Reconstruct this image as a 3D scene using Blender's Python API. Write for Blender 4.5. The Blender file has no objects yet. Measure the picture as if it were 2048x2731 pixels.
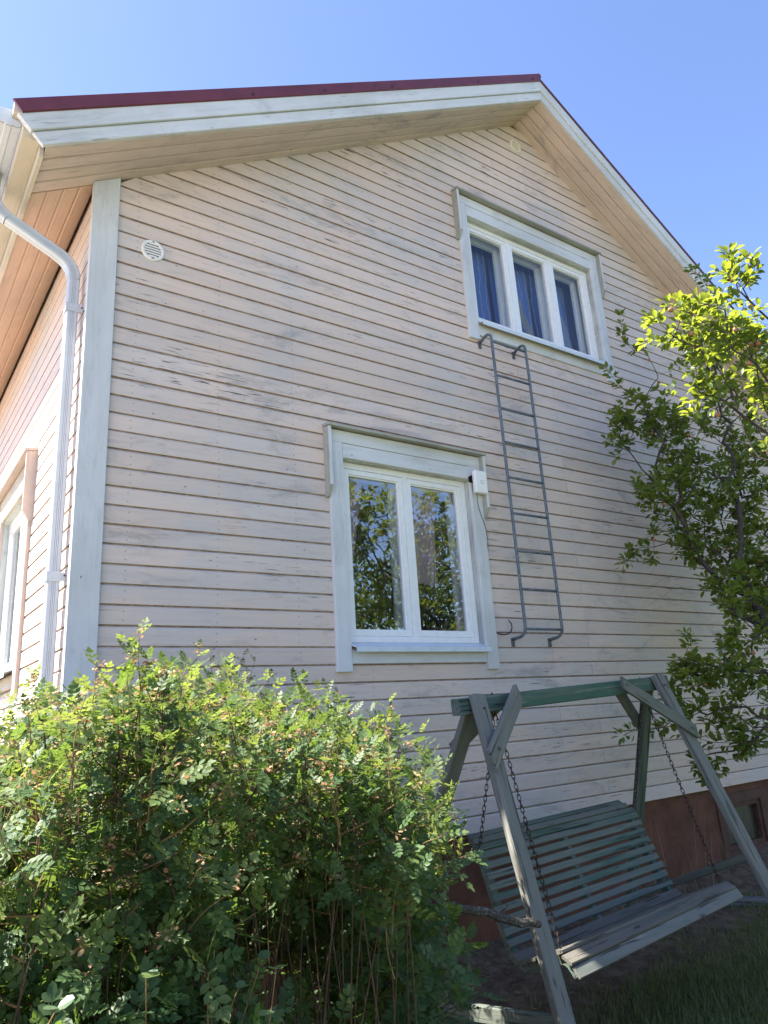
import bpy, math, random
import numpy as np
from mathutils import Vector, Matrix
random.seed(7)
RNG = np.random.default_rng(7)
SC = bpy.context.scene
COL = SC.collection

# ------------------------------------------------------------------ camera
CAM = np.array([-1.0044, -4.5872, 1.5234])
YAW, PITCH, ROLL, FPX, PPX, PPY, IMW, IMH = 0.630924, 0.293459, -0.065729, 1967.78, 12.22, -40.46, 2048.0, 2731.0
_f = Vector((math.sin(YAW) * math.cos(PITCH), math.cos(YAW) * math.cos(PITCH), math.sin(PITCH)))
_r = Vector((math.cos(YAW), -math.sin(YAW), 0))
_u = _r.cross(_f)
_r2 = math.cos(ROLL) * _r + math.sin(ROLL) * _u
_u2 = -math.sin(ROLL) * _r + math.cos(ROLL) * _u
cam_d = bpy.data.cameras.new('camera')
cam = bpy.data.objects.new('camera', cam_d)
COL.objects.link(cam)
cam.matrix_world = Matrix(((_r2.x, _u2.x, -_f.x, CAM[0]), (_r2.y, _u2.y, -_f.y, CAM[1]), (_r2.z, _u2.z, -_f.z, CAM[2]), (0, 0, 0, 1)))
cam_d.sensor_fit = 'AUTO'
cam_d.sensor_width = 36.0
cam_d.lens = FPX / IMH * 36.0
cam_d.shift_x = -PPX / IMH
cam_d.shift_y = PPY / IMH
cam_d.clip_start = 0.05
cam_d.clip_end = 2000
SC.camera = cam

# ------------------------------------------------------------------ sky, sun, exposure
SUN = Vector((-1.0, 0.62, 1.62)).normalized()
elev = math.asin(SUN.z)
azim = math.atan2(SUN.x, SUN.y)          # clockwise from +Y
world = bpy.data.worlds.new('World')
SC.world = world
world.use_nodes = True
wn = world.node_tree
for n in list(wn.nodes):
    wn.nodes.remove(n)
sky = wn.nodes.new('ShaderNodeTexSky')
sky.sky_type = 'NISHITA'
sky.sun_disc = False
sky.sun_elevation = elev
sky.sun_rotation = azim
sky.altitude = 100
sky.air_density = 1.0
sky.dust_density = 0.6
sky.ozone_density = 6.0
bg = wn.nodes.new('ShaderNodeBackground')
bg.inputs['Strength'].default_value = 0.078
wo = wn.nodes.new('ShaderNodeOutputWorld')
tint = wn.nodes.new('ShaderNodeMix')
tint.data_type = 'RGBA'
tint.blend_type = 'MULTIPLY'
tint.inputs[0].default_value = 1.0
tint.inputs[7].default_value = (1.13, 1.0, 1.03, 1)
wn.links.new(sky.outputs[0], tint.inputs[6])
wn.links.new(tint.outputs[2], bg.inputs['Color'])
wn.links.new(bg.outputs[0], wo.inputs['Surface'])
sun_d = bpy.data.lights.new('sun', 'SUN')
sun_d.energy = 5.0
sun_d.angle = math.radians(0.53)
sun_d.color = (1.0, 0.93, 0.82)
sun = bpy.data.objects.new('sun', sun_d)
COL.objects.link(sun)
sun.rotation_euler = SUN.to_track_quat('Z', 'Y').to_euler()
sun.location = (-20, 12, 32)
vs = SC.view_settings
vs.view_transform = 'Standard'
vs.look = 'None'
vs.exposure = 2.16
vs.gamma = 1.0
vs.use_curve_mapping = False
SC.render.engine = 'CYCLES'
SC.cycles.max_bounces = 10
SC.cycles.diffuse_bounces = 5
SC.cycles.transparent_max_bounces = 24
SC.cycles.sample_clamp_indirect = 8
try:
    SC.cycles.use_denoising = True
except Exception:
    pass

# ------------------------------------------------------------------ node helpers
def newmat(name):
    m = bpy.data.materials.new(name)
    m.use_nodes = True
    nt = m.node_tree
    for n in list(nt.nodes):
        nt.nodes.remove(n)
    return m, nt

class NT:
    def __init__(s, name):
        s.m, s.t = newmat(name)
    def n(s, typ, **kw):
        nd = s.t.nodes.new('ShaderNode' + typ)
        for k, v in kw.items():
            if k.startswith('i_'):
                nd.inputs[k[2:].replace('_', ' ')].default_value = v
            else:
                setattr(nd, k, v)
        return nd
    def l(s, a, b):
        s.t.links.new(a, b)
    def math(s, op, a, b=None, clamp=False):
        nd = s.n('Math', operation=op, use_clamp=clamp)
        for i, v in enumerate((a, b)):
            if v is None:
                continue
            if isinstance(v, (int, float)):
                nd.inputs[i].default_value = v
            else:
                s.l(v, nd.inputs[i])
        return nd.outputs[0]
    def ramp(s, v, lo, hi):
        nd = s.n('MapRange', clamp=True)
        nd.interpolation_type = 'SMOOTHSTEP'
        nd.inputs['From Min'].default_value = lo
        nd.inputs['From Max'].default_value = hi
        s.l(v, nd.inputs['Value'])
        return nd.outputs['Result']
    def mix(s, f, a, b):
        nd = s.n('Mix', data_type='RGBA')
        for sock, v in ((nd.inputs[0], f), (nd.inputs[6], a), (nd.inputs[7], b)):
            if isinstance(v, (int, float)):
                sock.default_value = v
            elif isinstance(v, tuple):
                sock.default_value = (v[0], v[1], v[2], 1)
            else:
                s.l(v, sock)
        return nd.outputs[2]
    def mul(s, f, a, b):
        nd = s.n('Mix', data_type='RGBA', blend_type='MULTIPLY')
        for sock, v in ((nd.inputs[0], f), (nd.inputs[6], a), (nd.inputs[7], b)):
            if isinstance(v, (int, float)):
                sock.default_value = v
            elif isinstance(v, tuple):
                sock.default_value = (v[0], v[1], v[2], 1)
            else:
                s.l(v, sock)
        return nd.outputs[2]
    def coords(s, kind, scale):
        if kind == 'World':
            src = s.n('NewGeometry').outputs['Position']
        else:
            src = s.n('TexCoord').outputs[kind]
        if getattr(s, 'rot', 0.0):
            vr = s.n('VectorRotate', rotation_type='Y_AXIS')
            vr.inputs['Angle'].default_value = s.rot
            s.l(src, vr.inputs['Vector'])
            src = vr.outputs[0]
        mp = s.n('Mapping')
        mp.inputs['Scale'].default_value = scale
        s.l(src, mp.inputs['Vector'])
        return mp.outputs[0]
    def noise(s, vec, scale=1.0, detail=4, rough=0.55, dist=0.0):
        nd = s.n('TexNoise')
        nd.inputs['Scale'].default_value = scale
        nd.inputs['Detail'].default_value = detail
        nd.inputs['Roughness'].default_value = rough
        nd.inputs['Distortion'].default_value = dist
        s.l(vec, nd.inputs['Vector'])
        return nd.outputs['Fac']
    def bump(s, h, strength, dist=0.004):
        nd = s.n('Bump')
        nd.inputs['Strength'].default_value = strength
        nd.inputs['Distance'].default_value = dist
        s.l(h, nd.inputs['Height'])
        return nd.outputs[0]
    def out(s, col, rough=0.6, spec=0.4, bump=None, metal=0.0):
        b = s.n('BsdfPrincipled')
        if isinstance(col, tuple):
            b.inputs['Base Color'].default_value = (*col, 1)
        else:
            s.l(col, b.inputs['Base Color'])
        if isinstance(rough, (int, float)):
            b.inputs['Roughness'].default_value = rough
        else:
            s.l(rough, b.inputs['Roughness'])
        b.inputs['Specular IOR Level'].default_value = spec
        b.inputs['Metallic'].default_value = metal
        if bump is not None:
            s.l(bump, b.inputs['Normal'])
        o = s.n('OutputMaterial')
        s.l(b.outputs[0], o.inputs['Surface'])
        return s.m

def axis_scale(axis, along, across):
    v = [across] * 3
    v[axis] = along
    return tuple(v)

def paint_wood(name, c_a, c_b, c_bare, axis=0, kind='World', crack=0.5, dirt=0.3, obj_var=0.12, rough=0.62, rot=0.0, nails=False):
    """old painted boards: two tones of paint, hairline cracks along the grain, knots and nail heads"""
    s = NT(name)
    s.rot = rot
    g = s.coords(kind, axis_scale(axis, 1.6, 42))
    grain = s.noise(g, 1.0, 5, 0.65, 0.3)
    w = s.coords(kind, (1, 1, 1))
    low = s.noise(w, 0.9, 5, 0.62, 0.4)
    low2 = s.noise(s.coords(kind, axis_scale(axis, 0.8, 5)), 1.0, 6, 0.7)
    rnd = s.n('ObjectInfo').outputs['Random']
    f = s.ramp(s.math('ADD', s.math('MULTIPLY', low, 0.65), s.math('MULTIPLY', low2, 0.35)), 0.40, 0.62)
    col = s.mix(f, c_a, c_b)
    # blotchy grime
    gm = s.noise(s.coords(kind, axis_scale(axis, 2.0, 9)), 1.0, 7, 0.75, 0.6)
    gmask = s.math('MULTIPLY', s.ramp(gm, 0.52, 0.75), dirt)
    col = s.mix(gmask, col, tuple(x * 0.50 for x in c_b))
    smut = s.noise(s.coords(kind, axis_scale(axis, 1.1, 3.2)), 1.0, 8, 0.78, 0.8)
    col = s.mix(s.math('MULTIPLY', s.ramp(smut, 0.52, 0.70), min(0.85, dirt * 1.35)), col, (0.230, 0.222, 0.225))
    col = s.mix(s.math('MULTIPLY', s.ramp(grain, 0.45, 0.72), 0.22), col, tuple(x * 0.62 for x in c_b))
    # cracks
    ck = s.noise(s.coords(kind, axis_scale(axis, 4.5, 95)), 1.0, 3, 0.5, 0.15)
    cm = s.ramp(s.noise(s.coords(kind, axis_scale(axis, 0.7, 2.2)), 1.0, 4, 0.6), 0.505, 0.63)
    crackm = s.math('MULTIPLY', s.math('MULTIPLY', s.ramp(ck, 0.625, 0.655), cm), crack)
    col = s.mix(crackm, col, c_bare)
    # knots
    vo = s.n('TexVoronoi', feature='F1')
    s.l(s.coords(kind, axis_scale(axis, 1.7, 4.2)), vo.inputs['Vector'])
    vo.inputs['Scale'].default_value = 1.0
    kn = s.n('TexVoronoi', feature='F1')
    s.l(s.coords(kind, axis_scale(axis, 4.0, 9.0)), kn.inputs['Vector'])
    kn.inputs['Scale'].default_value = 1.0
    knot = s.math('MULTIPLY', s.math('SUBTRACT', 1.0, s.ramp(s.math('ADD', vo.outputs['Distance'], s.math('MULTIPLY', grain, 0.05)), 0.05, 0.10)), 0.35)
    nail = s.math('MULTIPLY', s.math('SUBTRACT', 1.0, s.ramp(kn.outputs['Distance'], 0.026, 0.046)), 0.85)
    if nails:                                # two nails to a board every 60 cm, painted over
        sp_ = s.n('SeparateXYZ')
        s.l(s.n('NewGeometry').outputs['Position'], sp_.inputs[0])
        fx = s.math('MULTIPLY', s.math('SUBTRACT', s.math('FRACT', s.math('ADD', s.math('DIVIDE', sp_.outputs['X' if axis == 0 else 'Y'], 0.6), s.math('MULTIPLY', rnd, 0.03))), 0.5), 0.6)
        fz = s.math('FRACT', s.math('DIVIDE', s.math('SUBTRACT', sp_.outputs['Z'], 0.675), 0.125))
        dz_ = s.math('MULTIPLY', s.math('SUBTRACT', s.math('ABSOLUTE', s.math('SUBTRACT', fz, 0.42)), 0.22), 0.125)
        rd = s.math('SQRT', s.math('ADD', s.math('MULTIPLY', fx, fx), s.math('MULTIPLY', dz_, dz_)))
        col = s.mix(s.math('MULTIPLY', s.math('SUBTRACT', 1.0, s.ramp(rd, 0.0040, 0.0062)), 0.55), col, (0.16, 0.13, 0.11))
    col = s.mix(knot, col, tuple(x * 0.55 for x in c_b))
    col = s.mix(nail, col, tuple(x * 1.2 for x in c_bare))
    hs = s.n('HueSaturation')
    s.l(col, hs.inputs['Color'])
    s.l(s.math('ADD', 1.0 - obj_var / 2, s.math('MULTIPLY', rnd, obj_var)), hs.inputs['Value'])
    h = s.math('SUBTRACT', s.math('MULTIPLY', grain, 0.5), s.math('MULTIPLY', crackm, 1.0))
    return s.out(hs.outputs[0], rough, 0.35, s.bump(h, 0.35, 0.003))

def plain(name, col, rough=0.5, spec=0.4, metal=0.0, var=0.15, scale=9.0, bump=0.1):
    s = NT(name)
    w = s.coords('World', (1, 1, 1))
    nz = s.noise(w, scale, 6, 0.65, 0.3)
    c = s.mix(s.ramp(nz, 0.3, 0.7), tuple(x * (1 - var) for x in col), tuple(min(1, x * (1 + var)) for x in col))
    return s.out(c, rough, spec, s.bump(nz, bump, 0.003) if bump else None, metal)

def weathered_wood(name, stain, grey, amount):
    s = NT(name)
    shift = s.n('ObjectInfo').outputs['Random']
    def oc(sc):
        nd = s.n('VectorMath', operation='ADD')
        s.l(s.coords('Object', sc), nd.inputs[0])
        cb = s.n('CombineXYZ')
        for i_, k_ in enumerate((37.0, 91.0, 53.0)):
            s.l(s.math('MULTIPLY', shift, k_), cb.inputs[i_])
        s.l(cb.outputs[0], nd.inputs[1])
        return nd.outputs[0]
    grain = s.noise(oc((1.6, 34, 34)), 1.0, 6, 0.75, 0.5)
    mid = s.noise(oc((1.1, 10, 10)), 1.0, 5, 0.65, 0.5)
    rnd = s.n('ObjectInfo').outputs['Random']
    f = s.ramp(s.math('ADD', s.math('ADD', s.math('MULTIPLY', mid, 0.8), s.math('MULTIPLY', grain, 0.25)), s.math('MULTIPLY', rnd, 0.22)), amount - 0.12, amount + 0.14)
    col = s.mix(f, stain, grey)
    ckn = s.noise(oc((1.8, 46, 46)), 1.0, 3, 0.55, 0.3)
    ck = s.ramp(ckn, 0.585, 0.66)
    col = s.mix(s.math('MULTIPLY', ck, 0.75), col, (0.012, 0.012, 0.011))
    lt = s.ramp(grain, 0.54, 0.68)
    col = s.mix(s.math('MULTIPLY', lt, 0.55), col, tuple(min(1, x * 1.8) for x in grey))
    kn = s.n('TexVoronoi', feature='F1')
    s.l(oc((3.2, 9, 9)), kn.inputs['Vector'])
    kn.inputs['Scale'].default_value = 1.0
    col = s.mix(s.math('MULTIPLY', s.math('SUBTRACT', 1.0, s.ramp(kn.outputs['Distance'], 0.05, 0.12)), 0.7), col, (0.02, 0.019, 0.017))
    h = s.math('SUBTRACT', grain, s.math('MULTIPLY', ck, 1.2))
    return s.out(col, 0.8, 0.25, s.bump(h, 0.6, 0.004))

def leaf_mat(name, c_dark, c_light, trans, t_amt=0.4, gloss=0.4, rough=0.42):
    s = NT(name)
    geo = s.n('NewGeometry')
    rnd = s.math('FRACT', s.math('ADD', geo.outputs['Random Per Island'], s.n('ObjectInfo').outputs['Random']))
    col = s.mix(rnd, c_dark, c_light)
    tc = s.mix(rnd, tuple(x * 0.75 for x in trans), trans)
    b = s.n('BsdfPrincipled')
    s.l(col, b.inputs['Base Color'])
    b.inputs['Roughness'].default_value = rough
    b.inputs['Specular IOR Level'].default_value = gloss
    t = s.n('BsdfTranslucent')
    s.l(tc, t.inputs['Color'])
    mx = s.n('MixShader')
    mx.inputs[0].default_value = t_amt
    s.l(b.outputs[0], mx.inputs[1])
    s.l(t.outputs[0], mx.inputs[2])
    o = s.n('OutputMaterial')
    s.l(mx.outputs[0], o.inputs['Surface'])
    return s.m

def glass_mat(name, f0=0.05, tint=(0.95, 0.97, 0.97)):
    s = NT(name)
    geo = s.n('NewGeometry')
    dp = s.n('VectorMath', operation='DOT_PRODUCT')
    s.l(geo.outputs['Normal'], dp.inputs[0])
    s.l(geo.outputs['Incoming'], dp.inputs[1])
    c1 = s.math('SUBTRACT', 1.0, s.math('ABSOLUTE', dp.outputs['Value']), True)
    fr = s.math('ADD', f0, s.math('MULTIPLY', s.math('POWER', c1, 5.0), 1.0 - f0))
    t = s.n('BsdfTransparent')
    t.inputs['Color'].default_value = (*tint, 1)
    g = s.n('BsdfGlossy')
    g.inputs['Roughness'].default_value = 0.0
    nz = s.noise(s.coords('World', (1, 1, 1)), 1.6, 1, 0.4)
    s.l(s.bump(nz, 0.25, 0.01), g.inputs['Normal'])
    mx = s.n('MixShader')
    s.l(fr, mx.inputs[0])
    s.l(t.outputs[0], mx.inputs[1])
    s.l(g.outputs[0], mx.inputs[2])
    o = s.n('OutputMaterial')
    s.l(mx.outputs[0], o.inputs['Surface'])
    return s.m

def cloth_mat(name, col, trans=0.5, see=0.35):
    s = NT(name)
    d = s.n('BsdfDiffuse')
    d.inputs['Color'].default_value = (*col, 1)
    t = s.n('BsdfTranslucent')
    t.inputs['Color'].default_value = (*col, 1)
    m1 = s.n('MixShader')
    m1.inputs[0].default_value = trans
    s.l(d.outputs[0], m1.inputs[1])
    s.l(t.outputs[0], m1.inputs[2])
    tr = s.n('BsdfTransparent')
    m2 = s.n('MixShader')
    m2.inputs[0].default_value = see
    s.l(m1.outputs[0], m2.inputs[1])
    s.l(tr.outputs[0], m2.inputs[2])
    o = s.n('OutputMaterial')
    s.l(m2.outputs[0], o.inputs['Surface'])
    return s.m

PINK_A, PINK_B, BARE = (0.635, 0.515, 0.445), (0.535, 0.490, 0.465), (0.070, 0.066, 0.064)
M = {}
M['siding'] = paint_wood('siding paint', PINK_A, PINK_B, BARE, 0, crack=1.0, dirt=0.46, obj_var=0.12, nails=True)
M['siding_side'] = paint_wood('side wall siding paint', PINK_A, PINK_B, BARE, 1, crack=0.5, dirt=0.2, obj_var=0.08, nails=True)
M['soffit'] = paint_wood('soffit paint', (0.64, 0.46, 0.35), (0.56, 0.41, 0.31), (0.10, 0.08, 0.06), 0, crack=0.45, dirt=0.28, obj_var=0.06)
M['soffit_side'] = paint_wood('eave soffit paint', (0.64, 0.46, 0.35), (0.56, 0.41, 0.31), (0.10, 0.08, 0.06), 1, crack=0.3, dirt=0.22, obj_var=0.06)
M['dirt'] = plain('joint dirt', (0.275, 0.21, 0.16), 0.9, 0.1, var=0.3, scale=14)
TR_A, TR_B = (0.605, 0.630, 0.650), (0.505, 0.525, 0.530)
M['trim_x'] = paint_wood('pale blue trim paint, level', TR_A, TR_B, (0.10, 0.10, 0.09), 0, crack=0.6, dirt=0.28, obj_var=0.05)
RAKE = math.atan(0.607)
for k_, sg in (('l', 1), ('r', -1)):
    M['trim_' + k_] = paint_wood('pale blue barge board paint ' + k_, TR_A, TR_B, (0.10, 0.10, 0.09), 0, crack=0.6, dirt=0.25, obj_var=0.05, rot=sg * RAKE)
    M['soffit_' + k_] = paint_wood('soffit paint ' + k_, (0.60, 0.480, 0.415), (0.52, 0.425, 0.375), (0.10, 0.08, 0.06), 0, crack=0.5, dirt=0.55, obj_var=0.10, rot=sg * RAKE)
M['trim_z'] = paint_wood('pale blue trim paint, upright', TR_A, TR_B, (0.10, 0.10, 0.09), 2, crack=0.3, dirt=0.25, obj_var=0.05)
M['trim_y'] = paint_wood('pale trim paint, eave', (0.52, 0.47, 0.38), (0.42, 0.38, 0.30), (0.12, 0.10, 0.08), 1, crack=0.5, dirt=0.45, obj_var=0.05)
M['trim_pink'] = paint_wood('pink bracket paint', (0.52, 0.42, 0.36), (0.45, 0.38, 0.34), BARE, 2, crack=0.3, dirt=0.2)
M['bracket_wood'] = paint_wood('greyed bracket boards', (0.36, 0.37, 0.33), (0.27, 0.28, 0.25), (0.06, 0.06, 0.05), 2, crack=0.7, dirt=0.4)
M['frame'] = plain('white window paint', (0.74, 0.76, 0.77), 0.35, 0.5, var=0.04, scale=20, bump=0.03)
M['reveal_wood'] = paint_wood('greyed reveal boards', (0.50, 0.53, 0.50), (0.30, 0.32, 0.31), (0.08, 0.08, 0.08), 2, crack=0.9, dirt=0.5)
M['sheet'] = plain('pale blue sheet metal', (0.55, 0.62, 0.68), 0.35, 0.5, var=0.07, scale=12, bump=0.05)
M['roof_red'] = plain('dark red roof sheet', (0.120, 0.024, 0.034), 0.42, 0.5, var=0.16, scale=5, bump=0.05)
M['roof_dark'] = plain('dark maroon tile edge', (0.085, 0.022, 0.024), 0.5, 0.4, var=0.2, scale=8, bump=0.1)  # dark maroon, a deeper tone than the roof sheet
M['gutter'] = plain('pale gutter sheet', (0.47, 0.51, 0.56), 0.38, 0.5, var=0.05, scale=12, bump=0.03)
M['groove'] = plain('gutter flute line', (0.30, 0.33, 0.37), 0.5, 0.3, var=0.05)
M['plinth'] = plain('brown plinth render', (0.120, 0.056, 0.036), 0.85, 0.25, var=0.28, scale=4, bump=0.5)
M['plinth_trim'] = plain('brown hatch boards', (0.085, 0.042, 0.030), 0.7, 0.3, var=0.2, scale=8)
M['vent'] = plain('white plastic vent', (0.72, 0.72, 0.70), 0.45, 0.5, var=0.04, bump=0.0)
M['vent2'] = plain('yellowed plastic vent', (0.70, 0.64, 0.50), 0.45, 0.5, var=0.05, bump=0.0)
M['black'] = plain('black void', (0.012, 0.012, 0.013), 0.8, 0.1, var=0.1, bump=0.0)
M['steel'] = plain('galvanised steel', (0.115, 0.140, 0.170), 0.55, 0.4, metal=0.25, var=0.3, scale=26, bump=0.1)
M['steel_dark'] = plain('dull steel brackets', (0.12, 0.125, 0.13), 0.6, 0.4, metal=0.3, var=0.25, scale=30)
M['chain'] = plain('rusty chain', (0.040, 0.024, 0.018), 0.7, 0.4, metal=0.4, var=0.4, scale=60)
M['bolt'] = plain('rusty bolt', (0.06, 0.045, 0.04), 0.7, 0.4, metal=0.4, var=0.4, scale=60)
M['plastic'] = plain('white plastic housing', (0.78, 0.78, 0.76), 0.4, 0.5, var=0.03, bump=0.0)
M['ink'] = plain('grey print', (0.22, 0.24, 0.27), 0.5, 0.3, var=0.02, bump=0.0)
M['cable'] = plain('dark cable', (0.11, 0.11, 0.10), 0.5, 0.4, var=0.1, bump=0.0)
M['glass'] = glass_mat('window glass', 0.19)
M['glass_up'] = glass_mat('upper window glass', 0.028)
M['glass_in'] = glass_mat('inner window glass', 0.03)
M['room'] = plain('room wall', (0.16, 0.17, 0.21), 0.9, 0.1, var=0.06, bump=0.0)
M['room_reflect_blue'] = plain('room wall in reflected sky blue', (0.10, 0.19, 0.62), 0.9, 0.1, var=0.10, scale=3, bump=0.0)  # deep blue of the reflected sky put into the room colour
M['curtain_pink'] = cloth_mat('pink sheer curtain', (0.86, 0.56, 0.80), 0.35, 0.05)
M['curtain_pale'] = cloth_mat('pale lace curtain', (0.55, 0.58, 0.60), 0.5, 0.5)
M['curtain_tan'] = cloth_mat('straw coloured drape', (0.42, 0.38, 0.24), 0.4, 0.15)
M['wire'] = plain('white light string', (0.75, 0.75, 0.72), 0.4, 0.5, var=0.02, bump=0.0)
M['swing'] = weathered_wood('weathered green stain', (0.045, 0.085, 0.062), (0.118, 0.125, 0.105), 0.54)
M['swing_grey'] = weathered_wood('weathered grey timber', (0.075, 0.102, 0.088), (0.150, 0.152, 0.138), 0.50)
M['swing_seat'] = weathered_wood('greyed seat timber', (0.065, 0.080, 0.066), (0.122, 0.114, 0.098), 0.46)
M['swing_green'] = weathered_wood('green stained slat', (0.046, 0.098, 0.078), (0.118, 0.134, 0.114), 0.59)
M['old_timber'] = weathered_wood('old ground timber', (0.05, 0.055, 0.05), (0.13, 0.135, 0.14), 0.5)
M['rose_leaf'] = leaf_mat('rose leaf', (0.032, 0.076, 0.026), (0.085, 0.140, 0.055), (0.22, 0.33, 0.05), 0.36, 0.30, 0.48)
M['rose_young'] = leaf_mat('young rose leaf', (0.065, 0.115, 0.035), (0.125, 0.170, 0.060), (0.34, 0.42, 0.075), 0.40, 0.25, 0.50)
M['rose_cane'] = plain('rose cane', (0.070, 0.045, 0.028), 0.75, 0.25, var=0.35, scale=30)
M['rose_shoot'] = plain('young reddish shoot', (0.17, 0.105, 0.045), 0.7, 0.3, var=0.3, scale=30)
M['withered'] = leaf_mat('withered petals', (0.22, 0.11, 0.055), (0.55, 0.40, 0.24), (0.45, 0.28, 0.14), 0.35, 0.2, 0.7)
M['round_leaf'] = leaf_mat('round pale leaf', (0.065, 0.115, 0.060), (0.120, 0.185, 0.105), (0.30, 0.42, 0.14), 0.35, 0.4, 0.40)
M['apple_leaf'] = leaf_mat('apple leaf', (0.035, 0.068, 0.022), (0.085, 0.128, 0.036), (0.42, 0.50, 0.045), 0.46, 0.4, 0.40)
M['bark'] = plain('apple bark', (0.055, 0.046, 0.042), 0.9, 0.2, var=0.4, scale=22, bump=0.6)
M['far_leaf'] = leaf_mat('far leaf', (0.030, 0.055, 0.018), (0.075, 0.110, 0.032), (0.25, 0.33, 0.04), 0.35, 0.3, 0.5)

def apple_mat(name, ca, cb):
    s = NT(name)
    nz = s.noise(s.coords('Object', (1, 1, 1)), 22, 3, 0.6)
    return s.out(s.mix(s.ramp(nz, 0.40, 0.60), ca, cb), 0.4, 0.45)
M['apple_red'] = apple_mat('blushed apple', (0.30, 0.060, 0.055), (0.28, 0.20, 0.085))
M['apple_green'] = apple_mat('unripe apple', (0.20, 0.26, 0.055), (0.28, 0.30, 0.09))

# ------------------------------------------------------------------ mesh helpers
class MB:
    def __init__(s):
        s.v, s.f, s.mi = [], [], []
    def add(s, verts, faces, mi=0):
        b = len(s.v)
        s.v += [tuple(p) for p in verts]
        for f in faces:
            s.f.append(tuple(b + i for i in f))
            s.mi.append(mi)
    def box(s, lo, hi, mi=0, T=None):
        x0, y0, z0 = lo
        x1, y1, z1 = hi
        p = [(x0, y0, z0), (x1, y0, z0), (x1, y1, z0), (x0, y1, z0), (x0, y0, z1), (x1, y0, z1), (x1, y1, z1), (x0, y1, z1)]
        if T:
            p = [T(*q) for q in p]
        s.add(p, [(0, 3, 2, 1), (4, 5, 6, 7), (0, 1, 5, 4), (1, 2, 6, 5), (2, 3, 7, 6), (3, 0, 4, 7)], mi)
    def prism(s, a, b, mi=0, mis=None, cap=True):
        n = len(a)
        base = len(s.v)
        s.v += [tuple(p) for p in a] + [tuple(p) for p in b]
        for i in range(n):
            j = (i + 1) % n
            s.f.append((base + i, base + j, base + n + j, base + n + i))
            s.mi.append(mis[i] if mis else mi)
        if cap:
            s.f.append(tuple(base + i for i in reversed(range(n))))
            s.mi.append(mi)
            s.f.append(tuple(base + n + i for i in range(n)))
            s.mi.append(mi)
    def tube(s, pts, radii, sides=6, mi=0, cap=True):
        pts = [Vector(p) for p in pts]
        n = len(pts)
        if isinstance(radii, (int, float)):
            radii = [radii] * n
        base = len(s.v)
        up = Vector((0.13, 0.21, 0.97))
        prev = None
        for i, p in enumerate(pts):
            d = (pts[min(i + 1, n - 1)] - pts[max(i - 1, 0)])
            if d.length < 1e-9:
                d = Vector((0, 0, 1))
            d.normalize()
            if prev is None:
                a = d.cross(up if abs(d.dot(up)) < 0.95 else Vector((1, 0, 0))).normalized()
            else:
                a = (prev - d * prev.dot(d))
                a = a.normalized() if a.length > 1e-6 else d.orthogonal().normalized()
            prev = a
            b = d.cross(a)
            for k in range(sides):
                t = 2 * math.pi * k / sides
                s.v.append(tuple(p + (a * math.cos(t) + b * math.sin(t)) * radii[i]))
        for i in range(n - 1):
            for k in range(sides):
                k2 = (k + 1) % sides
                s.f.append((base + i * sides + k, base + i * sides + k2, base + (i + 1) * sides + k2, base + (i + 1) * sides + k))
                s.mi.append(mi)
        if cap:
            s.f.append(tuple(base + k for k in reversed(range(sides))))
            s.mi.append(mi)
            s.f.append(tuple(base + (n - 1) * sides + k for k in range(sides)))
            s.mi.append(mi)
    def mesh(s, name, mats, smooth=False):
        me = bpy.data.meshes.new(name)
        me.from_pydata(s.v, [], s.f)
        for m in (mats if isinstance(mats, (list, tuple)) else [mats]):
            me.materials.append(m)
        if any(s.mi):
            me.polygons.foreach_set('material_index', s.mi)
        if smooth:
            me.polygons.foreach_set('use_smooth', [True] * len(s.f))
        me.update()
        return me
    def build(s, name, mats, parent=None, smooth=False):
        return link(name, s.mesh(name, mats, smooth), parent)

def link(name, data, parent=None, mat=None):
    o = bpy.data.objects.new(name, data)
    COL.objects.link(o)
    if parent is not None:
        o.parent = parent
        o.matrix_parent_inverse = parent_inv(parent)
    if mat is not None:
        o.matrix_local = mat
    return o

def parent_inv(p):
    m = Matrix.Identity(4)
    q = p
    while q is not None:
        m = q.matrix_basis.copy() if q.parent is None else q.matrix_parent_inverse @ q.matrix_basis if False else m
        q = q.parent
    return Matrix.Identity(4)

def thing(name, label, cat, group=None, data=None):
    o = bpy.data.objects.new(name, data)
    COL.objects.link(o)
    o['label'] = label
    o['category'] = cat
    if group:
        o['group'] = group
    return o

def pivot(o, loc):
    """put a finished thing's origin at its base: its meshes were modelled in world coordinates"""
    loc = Vector(loc)
    o.location = loc
    for ch in o.children:
        ch.location = ch.location - loc

def timber(name, p0, p1, up, w, t, mat, parent, bev=0.004, cut0=0.0, cut1=0.0):
    """a plank from p0 to p1 in its own frame (X along the grain); w across 'up x axis', t along up"""
    p0, p1 = Vector(p0), Vector(p1)
    d = (p1 - p0)
    L = d.length
    x = d.normalized()
    z = (Vector(up) - x * Vector(up).dot(x)).normalized()
    y = z.cross(x)
    hw, ht = w / 2, t / 2
    pr = [(-hw + bev, -ht), (hw - bev, -ht), (hw, -ht + bev), (hw, ht - bev), (hw - bev, ht), (-hw + bev, ht), (-hw, ht - bev), (-hw, -ht + bev)]
    mb = MB()
    mb.prism([(cut0 * a, a, b) for a, b in pr], [(L + cut1 * a, a, b) for a, b in pr])
    me = mb.mesh(name, mat)
    o = bpy.data.objects.new(name, me)
    COL.objects.link(o)
    o.parent = parent
    o.matrix_local = Matrix(((x.x, y.x, z.x, p0.x), (x.y, y.y, z.y, p0.y), (x.z, y.z, z.z, p0.z), (0, 0, 0, 1)))
    return o

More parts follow.
